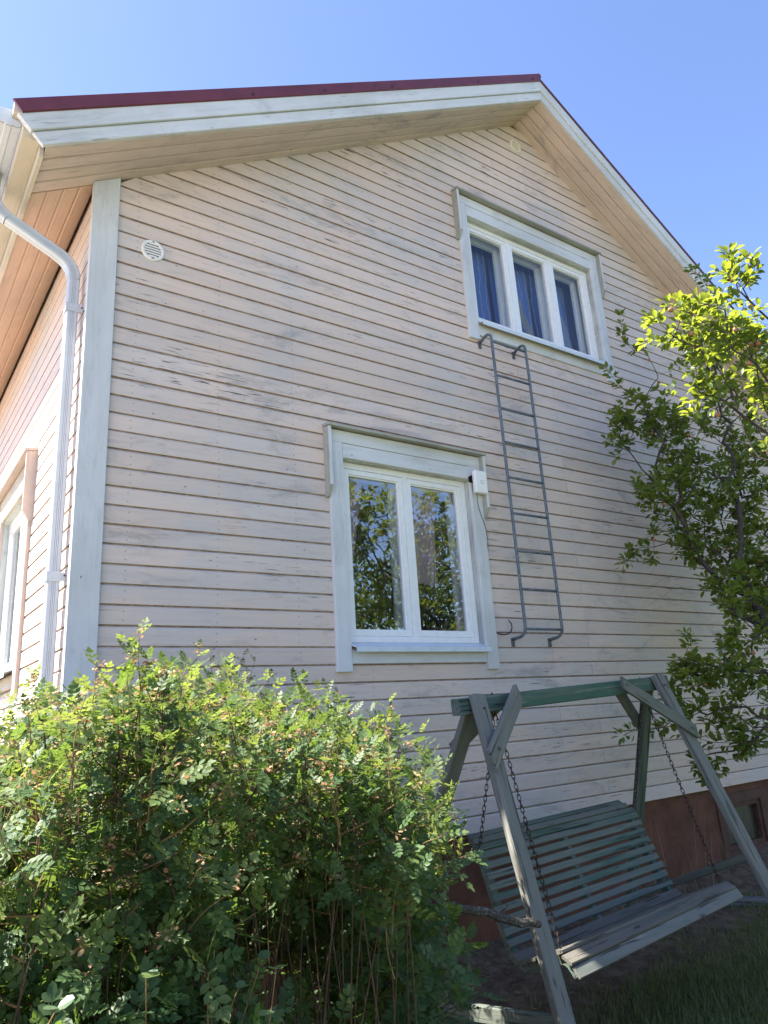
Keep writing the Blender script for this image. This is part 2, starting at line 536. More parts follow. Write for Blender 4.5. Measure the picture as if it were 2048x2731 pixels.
# ------------------------------------------------------------------ the house
AX, AZ, SL = 4.462, 7.962, 0.607          # apex of the wall and slope of the roof
W_HOUSE, D_HOUSE, Z_SILL, BOARD = 8.924, 10.5, 0.675, 0.125
def zr(x):                                 # soffit plane
    return AZ - SL * abs(x - AX)

def ground_h(x, y):
    h = -0.02 + 0.045 * np.clip((np.asarray(x, float) - 4.8) / 1.5, -1, 1.5)
    d = np.clip(-np.asarray(y, float), 0, 8)
    return h - 0.20 * (1 - np.exp(-d / 1.1)) - 0.012 * d

house = thing('house', 'pink weatherboarded gable house with dark red roof and brown plinth', 'house')

WIN_LOW = dict(u0=1.90, u1=3.205, z0=2.085, z1=3.485, mull=[2.542], tw=0.126)
WIN_UP = dict(u0=3.52, u1=5.412, z0=5.165, z1=6.350, mull=[4.150, 4.785], tw=0.126)
SIDE_U0 = 1.50                             # near edge of the side window opening
WIN_SIDE = dict(u0=1.55, u1=2.85, z0=2.085, z1=3.485, mull=[2.2], tw=0.126)

def gable_T(u, v, z):
    return (u, -v, z)
def side_T(u, v, z):
    return (-v, u, z)

def strips(mb, xs, ztop, zbot, holes, T, v0, v1):
    for a, b in zip(xs[:-1], xs[1:]):
        m = (a + b) / 2
        segs = [[zbot, None]]
        for (h0, h1, hz0, hz1) in holes:
            if h0 < m < h1:
                segs = [[zbot, hz0], [hz1, None]]
        for s0, s1 in segs:
            ta = ztop(a) if s1 is None else s1
            tb = ztop(b) if s1 is None else s1
            p = [(a, s0), (b, s0), (b, tb), (a, ta)]
            mb.prism([T(q[0], v0, q[1]) for q in p], [T(q[0], v1, q[1]) for q in p])

mb = MB()
hl = [(w['u0'] - 0.01, w['u1'] + 0.01, w['z0'] - 0.01, w['z1'] + 0.02) for w in (WIN_LOW, WIN_UP)]
xs = sorted({0.02, W_HOUSE, AX} | {h[0] for h in hl} | {h[1] for h in hl})
strips(mb, xs, lambda x: zr(x) + 0.20, Z_SILL + 0.01, hl, gable_T, -0.10, -0.004)
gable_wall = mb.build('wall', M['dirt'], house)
mb = MB()
hs_ = [(WIN_SIDE['u0'] - 0.01, WIN_SIDE['u1'] + 0.01, WIN_SIDE['z0'] - 0.01, WIN_SIDE['z1'] + 0.02)]
xs = sorted({0.10, D_HOUSE} | {hs_[0][0], hs_[0][1]})
strips(mb, xs, lambda x: 5.38, Z_SILL + 0.01, hs_, side_T, -0.10, -0.004)
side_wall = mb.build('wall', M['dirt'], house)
mb = MB()
mb.box((W_HOUSE - 0.1, 0.1, Z_SILL), (W_HOUSE + 0.02, D_HOUSE, 5.30))
a = [(0.0, D_HOUSE - 0.05, Z_SILL), (W_HOUSE, D_HOUSE - 0.05, Z_SILL), (W_HOUSE, D_HOUSE - 0.05, 5.40), (AX, D_HOUSE - 0.05, AZ + 0.2), (0, D_HOUSE - 0.05, 5.40)]
mb.prism(a, [(x, D_HOUSE + 0.02, z) for x, y, z in a])
mb.build('wall', M['siding'], house)

BP = [(0.0, 0.0), (0.0175, 0.0), (0.0205, 0.0035), (0.0205, 0.1035), (0.0125, 0.1145), (0.0115, 0.1245), (0.0, 0.1245)]
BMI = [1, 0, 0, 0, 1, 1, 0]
def board(u0f, u1f, zb, T, mat, parent, dv=0.0, h=BOARD, flip=False):
    a = [T(u0f(zb + dz), v + dv, zb + dz) for v, dz in BP]
    b = [T(u1f(zb + dz), v + dv, zb + dz) for v, dz in BP]
    mbb = MB()
    mbb.prism(a, b, mis=BMI)
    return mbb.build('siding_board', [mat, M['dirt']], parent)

k = 0
zb = Z_SILL
joint_a, joint_b = 4.005, 4.502
row = 0
while zb < AZ - 0.05:
    half0, half1 = (AZ - zb) / SL, (AZ - (zb + BOARD)) / SL
    L0 = lambda z: max(0.138, AX - max(0.0, (AZ - z)) / SL)
    R0 = lambda z: min(W_HOUSE - 0.1, AX + max(0.0, (AZ - z)) / SL)
    cuts = []
    jx = joint_a if row % 2 == 0 else joint_b
    spans = [(None, None)]
    holes = [(w['u0'] - 0.02, w['u1'] + 0.02) for w, zlo, zhi in ((WIN_LOW, 2.06, 3.50), (WIN_UP, 5.18, 6.40)) if zb + BOARD > zlo and zb < zhi]
    edges = []                             # break points along the row
    brk = []
    for h0, h1 in holes:
        brk.append((h0, h1))
    if not any(h0 < jx < h1 for h0, h1 in holes):
        brk.append((jx - 0.0013, jx + 0.0013))
    brk.sort()
    cur = L0
    dz = random.uniform(-0.0012, 0.0012)
    for b0, b1 in brk + [(None, None)]:
        end = R0 if b0 is None else (lambda z, b0=b0: b0)
        st = cur
        ok = end(zb) - st(zb) > 0.05
        if ok:
            s_ = (lambda z, st=st, end=end: min(st(z), end(z)))
            board(s_, end, zb + dz, gable_T, M['siding'], gable_wall, random.uniform(-0.0012, 0.0016))
        if b0 is not None:
            cur = (lambda z, b1=b1: max(b1, L0(z)))
    zb += BOARD
    row += 1
zb = Z_SILL
row = 0
while zb < 5.16:
    pieces = [(0.0, D_HOUSE)]
    if zb + BOARD > 2.06 and zb < 3.50:
        pieces = [(0.0, WIN_SIDE['u0'] - 0.02), (WIN_SIDE['u1'] + 0.02, D_HOUSE)]
    for a, b in pieces:
        board(lambda z, a=a: a, lambda z, b=b: b, zb + random.uniform(-0.001, 0.001), side_T, M['siding_side'], side_wall, random.uniform(-0.001, 0.0015))
    zb += BOARD
    row += 1

# corner board
mb = MB()
c = 0.004
zt0, zt1 = 5.238, 5.328
pa = [(-0.036, -0.048, 0.60), (-0.036 + 0, -0.0, 0.60), (0.138, -0.0, 0.60), (0.138, -0.048, 0.60)]
bot = [(-0.034, -0.048), (-0.036, -0.046), (-0.036, 0.0), (0.140, 0.0), (0.140, -0.046), (0.138, -0.048)]
mb.prism([(x, y, 0.60) for x, y in bot], [(x, y, zr(x) - 0.004) for x, y in bot])
mb.build('corner_board', M['trim_z'], house)

mb = MB()
xr_ = W_HOUSE - 0.10
mb.prism([(xr_ + (x - 0.0), y, 0.60) for x, y in ((0.0, -0.048), (0.0, 0.0), (0.145, 0.0), (0.145, -0.048))], [(xr_ + x, y, zr(xr_ + x) - 0.004) for x, y in ((0.0, -0.048), (0.0, 0.0), (0.145, 0.0), (0.145, -0.048))])
mb.build('corner_board', M['trim_z'], house)

# plinth
mb = MB()
mb.box((0.03, 0.02, -0.6), (6.10, 0.25, Z_SILL + 0.004))
mb.box((6.98, 0.02, -0.6), (W_HOUSE, 0.25, Z_SILL + 0.004))
mb.box((6.10, 0.02, -0.6), (6.98, 0.25, 0.03))
mb.box((6.10, 0.02, 0.60), (6.98, 0.25, Z_SILL + 0.004))
mb.box((6.10, 0.22, 0.03), (6.98, 0.25, 0.60))
mb.box((0.03, 0.25, -0.6), (0.25, D_HOUSE, Z_SILL + 0.004))
plinth = mb.build('plinth', M['plinth'], house)
mb = MB()
fr = [(6.10, 0.03, 6.19, 0.60), (6.89, 0.03, 6.98, 0.60), (6.19, 0.51, 6.89, 0.60), (6.19, 0.03, 6.89, 0.09)]
for x0, z0, x1, z1 in fr:
    mb.box((x0, 0.0, z0), (x1, 0.06, z1))
bw = mb.build('basement_window', M['plinth_trim'], house)
mb = MB()
for x0, z0, x1, z1 in [(6.19, 0.09, 6.24, 0.51), (6.84, 0.09, 6.89, 0.51), (6.24, 0.46, 6.84, 0.51), (6.24, 0.09, 6.84, 0.13)]:
    mb.box((x0, 0.02, z0), (x1, 0.07, z1))
mb.build('frame', M['plinth_trim'], bw)
mb = MB()
mb.box((6.24, 0.075, 0.13), (6.84, 0.083, 0.46))
mb.build('pane', plain('dusty cellar glass', (0.05, 0.05, 0.035), 0.35, 0.5, var=0.3, scale=6, bump=0.1), bw)

# roof with its boards
mb = MB()
for sx in (-1, 1):
    xe = AX + sx * 4.965
    t0, t1 = (0.29, 0.338) if sx < 0 else (0.249, 0.286)
    pr = [(-0.462, t0), (-0.462, t1), (D_HOUSE + 0.45, t1), (D_HOUSE + 0.45, t0)]
    mb.prism([(AX, y, AZ + dz) for y, dz in pr], [(xe, y, zr(xe) + dz) for y, dz in pr])
    # tile ribs across the sheet, seen along the right verge
    n = 15
    for i in range(n):
        x0 = AX + sx * (4.93 * (i + 0.9) / n)
        x1 = x0 - sx * 0.06
        pr2 = [(-0.466, t1), (-0.466, t1 + 0.014), (D_HOUSE + 0.45, t1 + 0.014), (D_HOUSE + 0.45, t1)]
        mb.prism([(x0, y, zr(x0) + dz) for y, dz in pr2], [(x1, y, zr(x1) + dz - 0.01) for y, dz in pr2])
roof = mb.build('roof', M['roof_red'], house)
mb = MB()
mb.tube([(AX, -0.47, AZ + 0.318), (AX, D_HOUSE + 0.45, AZ + 0.318)], 0.032, 8)
mb.build('ridge_cap', M['roof_red'], roof)

def rake(name, poly, x0, x1, mat, parent, endcut=0.0, bottomcut=True):
    """a strip following the rake: poly of (y, height over the soffit plane)"""
    def pos(x, y, dz, cut):
        xx = x - cut * dz if x < AX else x + cut * dz
        yy = y * (1 + 0.13 * max(0.0, (AX - xx) / 4.9))      # the overhang widens a little towards the eave
        return (xx, yy, zr(xx) + dz)
    mbb = MB()
    a = [pos(x0, y, dz, endcut if abs(x0 - AX) > 4 else 0) for y, dz in poly]
    b = [pos(x1, y, dz, endcut if abs(x1 - AX) > 4 else 0) for y, dz in poly]
    mbb.prism(a, b)
    return mbb.build(name, mat, parent)

def chamfer_rect(y0, y1, z0, z1, c=0.004):
    return [(y0 + c, z0), (y1, z0), (y1, z1), (y0 + c, z1), (y0, z1 - c), (y0, z0 + c)]
low, upp, met = chamfer_rect(-0.447, -0.422, 0.004, 0.108), chamfer_rect(-0.462, -0.430, 0.112, 0.247), chamfer_rect(-0.474, -0.460, 0.240, 0.350, 0.006)
XL = -0.436
for (x0, x1) in ((XL, 0.313), (0.3145, AX - 0.0008), (AX + 0.0008, 6.6), (6.6015, 9.36)):
    rake('barge_board', low, x0, x1, M['trim_l' if x1 < AX else 'trim_r'], roof, 0.6)
for (x0, x1) in ((XL - 0.008, AX - 0.0008), (AX + 0.0008, 5.05), (5.0515, 9.37)):
    rake('barge_board', upp, x0, x1, M['trim_l' if x1 < AX else 'trim_r'], roof, 0.6)
for (x0, x1) in ((XL + 0.0, 2.12), (2.1225, AX)):
    vf_ = rake('verge_flashing', met, x0, x1, M['roof_red'], roof, 0.55)
    for xs_ in (0.95, 1.6) if x1 < 3 else (2.32, 3.45, 4.33):
        mb = MB()
        yy = -0.474 * (1 + 0.13 * (AX - xs_) / 4.9)
        mb.tube([(xs_, yy + 0.002, zr(xs_) + 0.275), (xs_, yy - 0.006, zr(xs_) + 0.275)], 0.011, 6)
        mb.build('screw', M['bolt'], vf_) if False else mb.build('screw', M['bolt'], roof)
mb = MB()
rake('verge_edge', chamfer_rect(-0.470, -0.458, 0.247, 0.288, 0.003), AX, 9.37, M['roof_dark'], roof, 0.0)
# soffit boards under the gable overhang, four to a side
for sx in (-1, 1):
    xe = XL + 0.02 if sx < 0 else 9.35
    for i in range(4):
        y1 = 0.004 - 0.107 * i
        y0 = y1 - 0.1035
        c = 0.014
        poly = [(y0, 0.010), (y0 + c * 0.4, 0.0), (y1 - c, 0.0), (y1, 0.010), (y1, 0.02), (y0, 0.02)]
        x0 = AX - 0.001 if sx < 0 else AX + 0.001
        if sx > 0 and i in (1, 3):
            xm = 5.15 if i == 1 else 5.35
            rake('soffit_board', poly, x0, xm - 0.001, M['soffit_r'], roof)
            rake('soffit_board', poly, xm + 0.001, xe, M['soffit_r'], roof)
        else:
            rake('soffit_board', poly, xe, x0, M['soffit_l' if sx < 0 else 'soffit_r'], roof)
# eave soffit boards along the side wall
for i in range(4):
    x1 = -0.016 - 0.101 * i
    x0 = x1 - 0.0985
    c = 0.009
    prof = [(x0, zr(x0) + 0.006), (x0 + c, zr(x0 + c)), (x1 - c, zr(x1 - c)), (x1, zr(x1) + 0.006), (x1, zr(x1) + 0.02), (x0, zr(x0) + 0.02)]
    mb = MB()
    mb.prism([(x, 0.006, z) for x, z in prof], [(x, D_HOUSE, z) for x, z in prof])
    mb.build('soffit_board', M['soffit_side'], roof)
# eave fascia: two boards
mb = MB()
mb.box((-0.444, -0.418, 4.972), (-0.420, D_HOUSE, 5.085))
mb.build('fascia_board', M['trim_y'], roof)
mb = MB()
mb.box((-0.5465, -0.425, 5.072), (-0.446, D_HOUSE, 5.212))
mb.build('fascia_board', M['trim_y'], roof)
mb = MB()
mb.box((-0.605, -0.420, 5.235), (-0.530, -0.360, 5.315))
mb.build('batten_end', M['trim_y'], roof)

# ------------------------------------------------------------------ windows
def wpart(name, boxes, mat, parent, T, bev=False):
    mbb = MB()
    for lo, hi in boxes:
        mbb.box(lo, hi, 0, T)
    return mbb.build(name, mat, parent)

def trim_board(name, u0, u1, z0, z1, v0, v1, mat, parent, T, c=0.004):
    mbb = MB()
    def ring(z):
        return [T(*q) for q in ((u0, v0, z), (u1, v0, z), (u1, v1 - c, z), (u1 - c, v1, z), (u0 + c, v1, z), (u0, v1 - c, z))]
    mbb.prism(ring(z0), ring(z1))
    return mbb.build(name, mat, parent)

def window(parent, w, T, mx, mz, mbr, frieze, ztrim0, label=None, cap_mat=None, dark=None, glass=None):
    u0, u1, z0, z1, tw = w['u0'], w['u1'], w['z0'], w['z1'], w['tw']
    fu0, fu1 = u0 + 0.004, u1 - 0.004
    F = 0.046
    vf, vb = -0.030, -0.105
    # the outer frame with its mullions is the window's own mesh
    boxes = [((fu0, vb, z0), (fu0 + F, vf, z1)), ((fu1 - F, vb, z0), (fu1, vf, z1)),
             ((fu0 + F, vb, z0), (fu1 - F, vf, z0 + F)), ((fu0 + F, vb, z1 - F), (fu1 - F, vf, z1))]
    for m_ in w['mull']:
        boxes.append(((m_ - 0.020, vb, z0 + F), (m_ + 0.020, vf - 0.002, z1 - F)))
    win = wpart('window', boxes, M['frame'], parent, T)
    if label:
        win['label'] = label
    # sashes
    edges = [fu0 + F] + [e for m_ in w['mull'] for e in (m_ - 0.020, m_ + 0.020)] + [fu1 - F]
    S = 0.040
    for a, b in zip(edges[0::2], edges[1::2]):
        a, b = a + 0.0025, b - 0.0025
        zz0, zz1 = z0 + F + 0.0025, z1 - F - 0.0025
        bx = [((a, -0.09, zz0), (a + S, vf - 0.006, zz1)), ((b - S, -0.09, zz0), (b, vf - 0.006, zz1)),
              ((a + S, -0.09, zz0), (b - S, vf - 0.006, zz0 + S)), ((a + S, -0.09, zz1 - S), (b - S, vf - 0.006, zz1))]
        g = 0.011                             # glazing bead, one step lower
        bx += [((a + S, -0.088, zz0 + S), (a + S + g, vf - 0.018, zz1 - S)), ((b - S - g, -0.088, zz0 + S), (b - S, vf - 0.018, zz1 - S)),
               ((a + S + g, -0.088, zz0 + S), (b - S - g, vf - 0.018, zz0 + S + g)), ((a + S + g, -0.088, zz1 - S - g), (b - S - g, vf - 0.018, zz1 - S))]
        wpart('sash', bx, M['frame'], win, T)
        wpart('pane', [((a + S + g - 0.004, -0.064, zz0 + S + g - 0.004), (b - S - g + 0.004, -0.0638, zz1 - S - g + 0.004))], glass or M['glass'], win, T)
        # inner sash deeper in the wall
        i0, i1 = a - 0.02, b + 0.02
        I = 0.055
        wpart('inner_sash', [((i0, -0.215, zz0 - 0.02), (i0 + I, -0.165, zz1 + 0.02)), ((i1 - I, -0.215, zz0 - 0.02), (i1, -0.165, zz1 + 0.02)),
                             ((i0 + I, -0.215, zz0 - 0.02), (i1 - I, -0.165, zz0 + I - 0.02)), ((i0 + I, -0.215, zz1 - I + 0.02), (i1 - I, -0.165, zz1 + 0.02))], M['frame'], win, T)
        wpart('inner_pane', [((i0 + I - 0.004, -0.1902, zz0 + I - 0.024), (i1 - I + 0.004, -0.19, zz1 - I + 0.024))], M['glass_in'], win, T)
    # reveals inside and outside
    wpart('reveal', [((u0 - 0.014, -0.24, z0 - 0.02), (u0, 0.020, z1 + 0.01)), ((u1, -0.24, z0 - 0.02), (u1 + 0.014, 0.020, z1 + 0.01)),
                     ((u0, -0.24, z1), (u1, 0.020, z1 + 0.014)), ((u0, -0.24, z0 - 0.02), (u1, -0.02, z0 - 0.003))], M['reveal_wood'], win, T)
    # room behind
    r = MB()
    ru0, ru1, rz0, rz1, rv = u0 - 0.6, u1 + 0.6, z0 - 0.8, z1 + 0.25, -2.6
    q = [(ru0, rz0), (ru1, rz0), (ru1, rz1), (ru0, rz1)]
    r.add([T(u, rv, z) for u, z in q], [(0, 1, 2, 3)])
    for i in range(4):
        j = (i + 1) % 4
        r.add([T(q[i][0], rv, q[i][1]), T(q[j][0], rv, q[j][1]), T(q[j][0], -0.245, q[j][1]), T(q[i][0], -0.245, q[i][1])], [(0, 1, 2, 3)])
    r.add([T(*p) for p in [(ru0, -0.245, rz0), (u0, -0.245, rz0), (u0, -0.245, rz1), (ru0, -0.245, rz1)]], [(0, 1, 2, 3)])
    r.add([T(*p) for p in [(u1, -0.245, rz0), (ru1, -0.245, rz0), (ru1, -0.245, rz1), (u1, -0.245, rz1)]], [(0, 1, 2, 3)])
    r.add([T(*p) for p in [(u0, -0.245, rz0), (u1, -0.245, rz0), (u1, -0.245, z0 - 0.02), (u0, -0.245, z0 - 0.02)]], [(0, 1, 2, 3)])
    r.add([T(*p) for p in [(u0, -0.245, z1 + 0.01), (u1, -0.245, z1 + 0.01), (u1, -0.245, rz1), (u0, -0.245, rz1)]], [(0, 1, 2, 3)])
    r.build('room', dark or M['room'], win)
    # casing outside
    zh0 = z1 + 0.008
    zh1 = zh0 + 0.118
    trim_board('casing_board', u0 - tw, u0, ztrim0, zh1 + 0.002, 0.018, 0.050, mz, win, T)
    trim_board('casing_board', u1, u1 + tw, ztrim0, zh1 + 0.002, 0.018, 0.050, mz, win, T)
    mbb = MB()                                # head board, chamfered along its length
    def hring(u, za, zb_, v1, c=0.004):
        return [T(*p) for p in ((u, 0.018, za), (u, 0.018, zb_), (u, v1 - c, zb_), (u, v1, zb_ - c), (u, v1, za + c), (u, v1 - c, za))]
    mbb.prism(hring(u0 + 0.001, zh0, zh1, 0.047), hring(u1 - 0.001, zh0, zh1, 0.047))
    mbb.build('head_board', mx, win)
    mbb = MB()
    mbb.prism(hring(u0 - tw, zh1 + 0.004, zh1 + frieze, 0.049), hring(u1 + tw, zh1 + 0.004, zh1 + frieze, 0.049))
    mbb.build('frieze_board', mx, win)
    mbb = MB()
    mbb.prism(hring(u0 + 0.001, ztrim0 + 0.055, z0 - 0.06, 0.041), hring(u1 - 0.001, ztrim0 + 0.055, z0 - 0.06, 0.041))
    mbb.build('apron_board', mx, win)
    zc = zh1 + frieze
    mbb = MB()                                # sloping drip cap
    def cring(u):
        return [T(*p) for p in ((u, 0.016, zc + 0.012), (u, 0.112, zc + 0.002), (u, 0.115, zc + 0.005), (u, 0.115, zc + 0.020), (u, 0.016, zc + 0.036))]
    mbb.prism(cring(u0 - tw - 0.034), cring(u1 + tw + 0.034))
    mbb.build('drip_cap', cap_mat or M['bracket_wood'], win)
    zb0 = zh1 - 0.455
    for ua, ub in ((u0 - tw - 0.029, u0 - tw - 0.001), (u1 + tw + 0.001, u1 + tw + 0.029)):
        mbb = MB()
        pr_ = [(0.016, zb0), (0.050, zb0), (0.098, zb0 + 0.085), (0.098, zc - 0.001), (0.016, zc + 0.009)]
        mbb.prism([T(ua, v, z) for v, z in pr_], [T(ub, v, z) for v, z in pr_], mis=[0, 0, 1, 0, 0])
        mbb.f and None
        mbb.build('cap_bracket', [mbr, mz], win)
    # metal sill
    mbb = MB()
    sp = [(-0.04, z0 - 0.004), (-0.04, z0 - 0.012), (0.105, z0 - 0.052), (0.105, z0 - 0.082), (0.108, z0 - 0.082), (0.108, z0 - 0.046), (-0.02, z0 - 0.003)]
    mbb.prism([T(u0 + 0.001, v, z) for v, z in sp], [T(u1 - 0.001, v, z) for v, z in sp])
    mbb.build('sill_flashing', M['sheet'], win)
    return win

def drape(win, T, mat, top, bot, ztop, zbot, v=-0.27, folds=5, amp=0.02, name='curtain', n=36, m=14):
    """cloth hanging between (u at top) and (u at bottom) edges"""
    mbb = MB()
    vs_, fs_ = [], []
    for j in range(m + 1):
        t = j / m
        for i in range(n + 1):
            s_ = i / n
            u = (top[0] * (1 - t) + bot[0] * t) * (1 - s_) + (top[1] * (1 - t) + bot[1] * t) * s_
            z = ztop(s_) * (1 - t) + zbot(s_) * t
            vs_.append(T(u, v + amp * math.sin(folds * 2 * math.pi * s_ + 1.2 * math.sin(2 * t + 5 * s_)) * (0.5 + 0.8 * t), z))
    for j in range(m):
        for i in range(n):
            a = j * (n + 1) + i
            fs_.append((a, a + 1, a + n + 2, a + n + 1))
    mbb.add(vs_, fs_)
    return mbb.build(name, mat, win, True)

win_low = window(house, WIN_LOW, gable_T, M['trim_x'], M['trim_z'], M['bracket_wood'], 0.105, 1.870, 'lower two-pane window with pink curtains reflecting an apple tree')
drape(win_low, gable_T, M['curtain_pink'], (1.92, 2.30), (1.92, 2.12), lambda s: 3.46, lambda s: 2.50 + 0.15 * s, folds=4)
drape(win_low, gable_T, M['curtain_pink'], (2.62, 3.06), (2.72, 2.98), lambda s: 3.46, lambda s: 2.62 - 0.03 * s, folds=5)
win_up = window(house, WIN_UP, gable_T, M['trim_x'], M['trim_z'], M['bracket_wood'], 0.100, 4.945, 'upper three-pane window with blue panes and strings of little lights', dark=M['room_reflect_blue'], glass=M['glass_up'])
M['reflect_blue_sheet'] = cloth_mat('sheet in reflected sky blue', (0.12, 0.21, 0.60), 0.3, 0.0)  # added cloth, blue of the mirrored sky put into its colour
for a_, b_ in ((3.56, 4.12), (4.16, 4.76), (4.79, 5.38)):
    drape(win_up, gable_T, M['reflect_blue_sheet'], (a_, b_), (a_, b_), lambda s: 6.33, lambda s: 5.16, v=-0.36, folds=4, amp=0.016)  # added sheets behind the glass, standing in for its blue reflection
drape(win_up, gable_T, M['curtain_tan'], (4.22, 4.34), (4.62, 4.74), lambda s: 6.27, lambda s: 5.22, folds=3, amp=0.012)
drape(win_up, gable_T, M['curtain_pale'], (4.86, 5.22), (4.86, 5.34), lambda s: 6.0 - 0.2 * s, lambda s: 5.20, folds=4, amp=0.015)
drape(win_up, gable_T, M['curtain_tan'], (4.84, 4.90), (5.02, 5.16), lambda s: 5.75, lambda s: 5.20, v=-0.30, folds=2, amp=0.01)
rs = random.Random(3)
for ub in (3.66, 3.76, 3.90, 3.985, 4.25, 4.36, 4.50, 4.60, 4.68, 4.93, 5.02):
    pts = []
    ph = rs.uniform(0, 6)
    L_ = rs.uniform(0.75, 1.08)
    mb = MB()
    for i in range(26):
        t = i / 25
        pts.append(gable_T(ub + 0.012 * math.sin(9 * t + ph) + 0.007 * math.sin(23 * t + ph) + 0.02 * t * math.sin(ph), -0.245, 6.28 - L_ * t))
    mb.tube(pts, 0.0010, 4)
    for i in range(3, 25, 4):
        p = Vector(pts[i])
        mb.tube([p, p + Vector((rs.choice((-1, 1)) * 0.018, -0.004, 0.004))], 0.0013, 4)
    mb.build('light_string', M['wire'], win_up)
M['room_side'] = plain('side room wall', (0.25, 0.22, 0.19), 0.9, 0.1, bump=0.0)
win_side = window(house, WIN_SIDE, side_T, M['trim_y'], M['trim_pink'], M['trim_pink'], 0.105, 1.870, 'side wall window with pink casing lit by the sun', cap_mat=M['trim_pink'], dark=M['room_side'])

# ------------------------------------------------------------------ wall fixtures
def vent(loc, mat, label):
    t = thing('wall_vent', label, 'vent')
    x, z = loc
    R_ = 0.084
    mb = MB()
    n = 40
    prof = [(0.0, R_), (0.008, R_), (0.013, R_ - 0.006), (0.013, R_ - 0.022), (0.010, R_ - 0.024), (0.004, R_ - 0.024)]
    vs_ = []
    for v, rr in prof:
        for i in range(n):
            a = 2 * math.pi * i / n
            vs_.append((x + rr * math.cos(a), -0.021 - v, z + rr * math.sin(a)))
    fs_ = []
    for j in range(len(prof) - 1):
        for i in range(n):
            fs_.append((j * n + i, j * n + (i + 1) % n, (j + 1) * n + (i + 1) % n, (j + 1) * n + i))
    mb.add(vs_, fs_)
    mb.build('rim', mat, t, True)
    mb = MB()
    ri = R_ - 0.023
    mb.add([(x + ri * math.cos(2 * math.pi * i / n), -0.024, z + ri * math.sin(2 * math.pi * i / n)) for i in range(n)], [tuple(range(n))])
    mb.build('backing', M['black'], t)
    pitch = 2 * ri / 6
    for i in range(6):
        zc = -ri + pitch * (i + 0.5)
        hw = math.sqrt(max(1e-5, ri * ri - (abs(zc) + 0.002) ** 2))
        mb = MB()
        h = pitch * 0.29
        mb.prism([(x - hw, -0.026, z + zc - h), (x - hw, -0.033, z + zc - h), (x - hw, -0.033, z + zc + h), (x - hw, -0.026, z + zc + h)],
                 [(x + hw, -0.026, z + zc - h), (x + hw, -0.033, z + zc - h), (x + hw, -0.033, z + zc + h), (x + hw, -0.026, z + zc + h)])
        mb.build('slat', mat, t)
    mb = MB()
    for s_ in (-1, 1):
        mb.box((x - 0.006, -0.034, z + s_ * ri - 0.012), (x + 0.006, -0.027, z + s_ * ri + 0.012))
    mb.build('tab', mat, t)
    pivot(t, (x, -0.02, z))
    return t
vent((0.39, 4.835), M['vent'], 'round white slatted vent on the pink boards beside the corner board')
vent((4.425, 7.650), M['vent2'], 'round yellowed vent on the wall right under the roof apex')

# ladder
lad = thing('wall_ladder', 'grey steel pipe ladder bolted to the wall below the upper window', 'ladder')
LV = -0.172
for xx in (3.543, 3.992):
    pts = [(xx - 0.020, -0.028, 4.912), (xx - 0.012, -0.085, 4.950)]
    for a in np.linspace(0, math.pi / 2, 6):
        pts.append((xx - 0.004, -0.115 - 0.057 * math.sin(a), 4.905 + 0.057 * math.cos(a) + 0.0))
    pts += [(xx, LV, 4.6), (xx + 0.002, LV, 3.5), (xx + 0.004, LV, 2.25)]
    for a in np.linspace(0, math.pi / 2, 6):
        pts.append((xx + 0.004 - 0.006 * a, LV + 0.08 * (1 - math.cos(a)), 2.19 - 0.07 * math.sin(a)))
    pts += [(xx - 0.012, -0.028, 2.112)]
    mb = MB()
    mb.tube(pts, 0.0135, 8)
    rail = mb.build('rail', M['steel'], lad, True)
    for zc, xo in ((4.905, -0.02), (2.095, -0.012)):
        mb = MB()
        mb.box((xx + xo - 0.018, -0.030, zc - 0.045), (xx + xo + 0.018, -0.0215, zc + 0.03))
        mb.tube([(xx + xo, -0.031, zc - 0.022), (xx + xo, -0.037, zc - 0.022)], 0.008, 6)
        mb.build('foot_plate', M['steel_dark'], rail)
for zz in (4.850, 4.525, 4.190, 3.860, 3.523, 3.190, 2.852, 2.520, 2.182):
    if zz == 4.850:
        zz = 4.872
    mb = MB()
    mb.tube([(3.543, LV, zz), (3.994, LV, zz)], 0.0115, 8)
    mb.build('rung', M['steel'], lad, True)
pivot(lad, (3.77, -0.1, 2.1))

# antenna box on the casing
bx_ = thing('receiver_box', 'white plastic antenna box clamped to the casing of the lower window', 'antenna box')
mb = MB()
x0, x1, z0, z1, y0, y1 = 3.196, 3.330, 3.352, 3.556, -0.128, -0.090
c = 0.006
ring = [(x0 + c, z0), (x1 - c, z0), (x1, z0 + c), (x1, z1 - c), (x1 - c, z1), (x0 + c, z1), (x0, z1 - c), (x0, z0 + c)]
mb.prism([(x, y1, z) for x, z in ring], [(x, y0 + c, z) for x, z in ring])
ring2 = [(x0 + 2 * c, z0 + c), (x1 - 2 * c, z0 + c), (x1 - c, z0 + 2 * c), (x1 - c, z1 - 2 * c), (x1 - 2 * c, z1 - c), (x0 + 2 * c, z1 - c), (x0 + c, z1 - 2 * c), (x0 + c, z0 + 2 * c)]
mb.prism([(x, y0 + c, z) for x, z in ring], [(x, y0, z) for x, z in ring2])
mb.build('housing', M['plastic'], bx_)
mb = MB()
mb.box((3.182, -0.090, 3.462), (3.194, -0.052, 3.512))
mb.box((3.194, -0.090, 3.460), (3.26, -0.051, 3.512))
for zz in (3.468, 3.486, 3.504):
    mb.box((3.178, -0.084, zz - 0.003), (3.1815, -0.06, zz + 0.003))
mb.build('clamp', M['black'], bx_)
mb = MB()
cx_, cz_, rr = 3.272, 3.452, 0.0165
arc = [(cx_ + rr * math.cos(a), y0 - 0.0006, cz_ + rr * math.sin(a)) for a in np.linspace(math.radians(75), math.radians(375), 22)]
mb.tube(arc, 0.0019, 4)
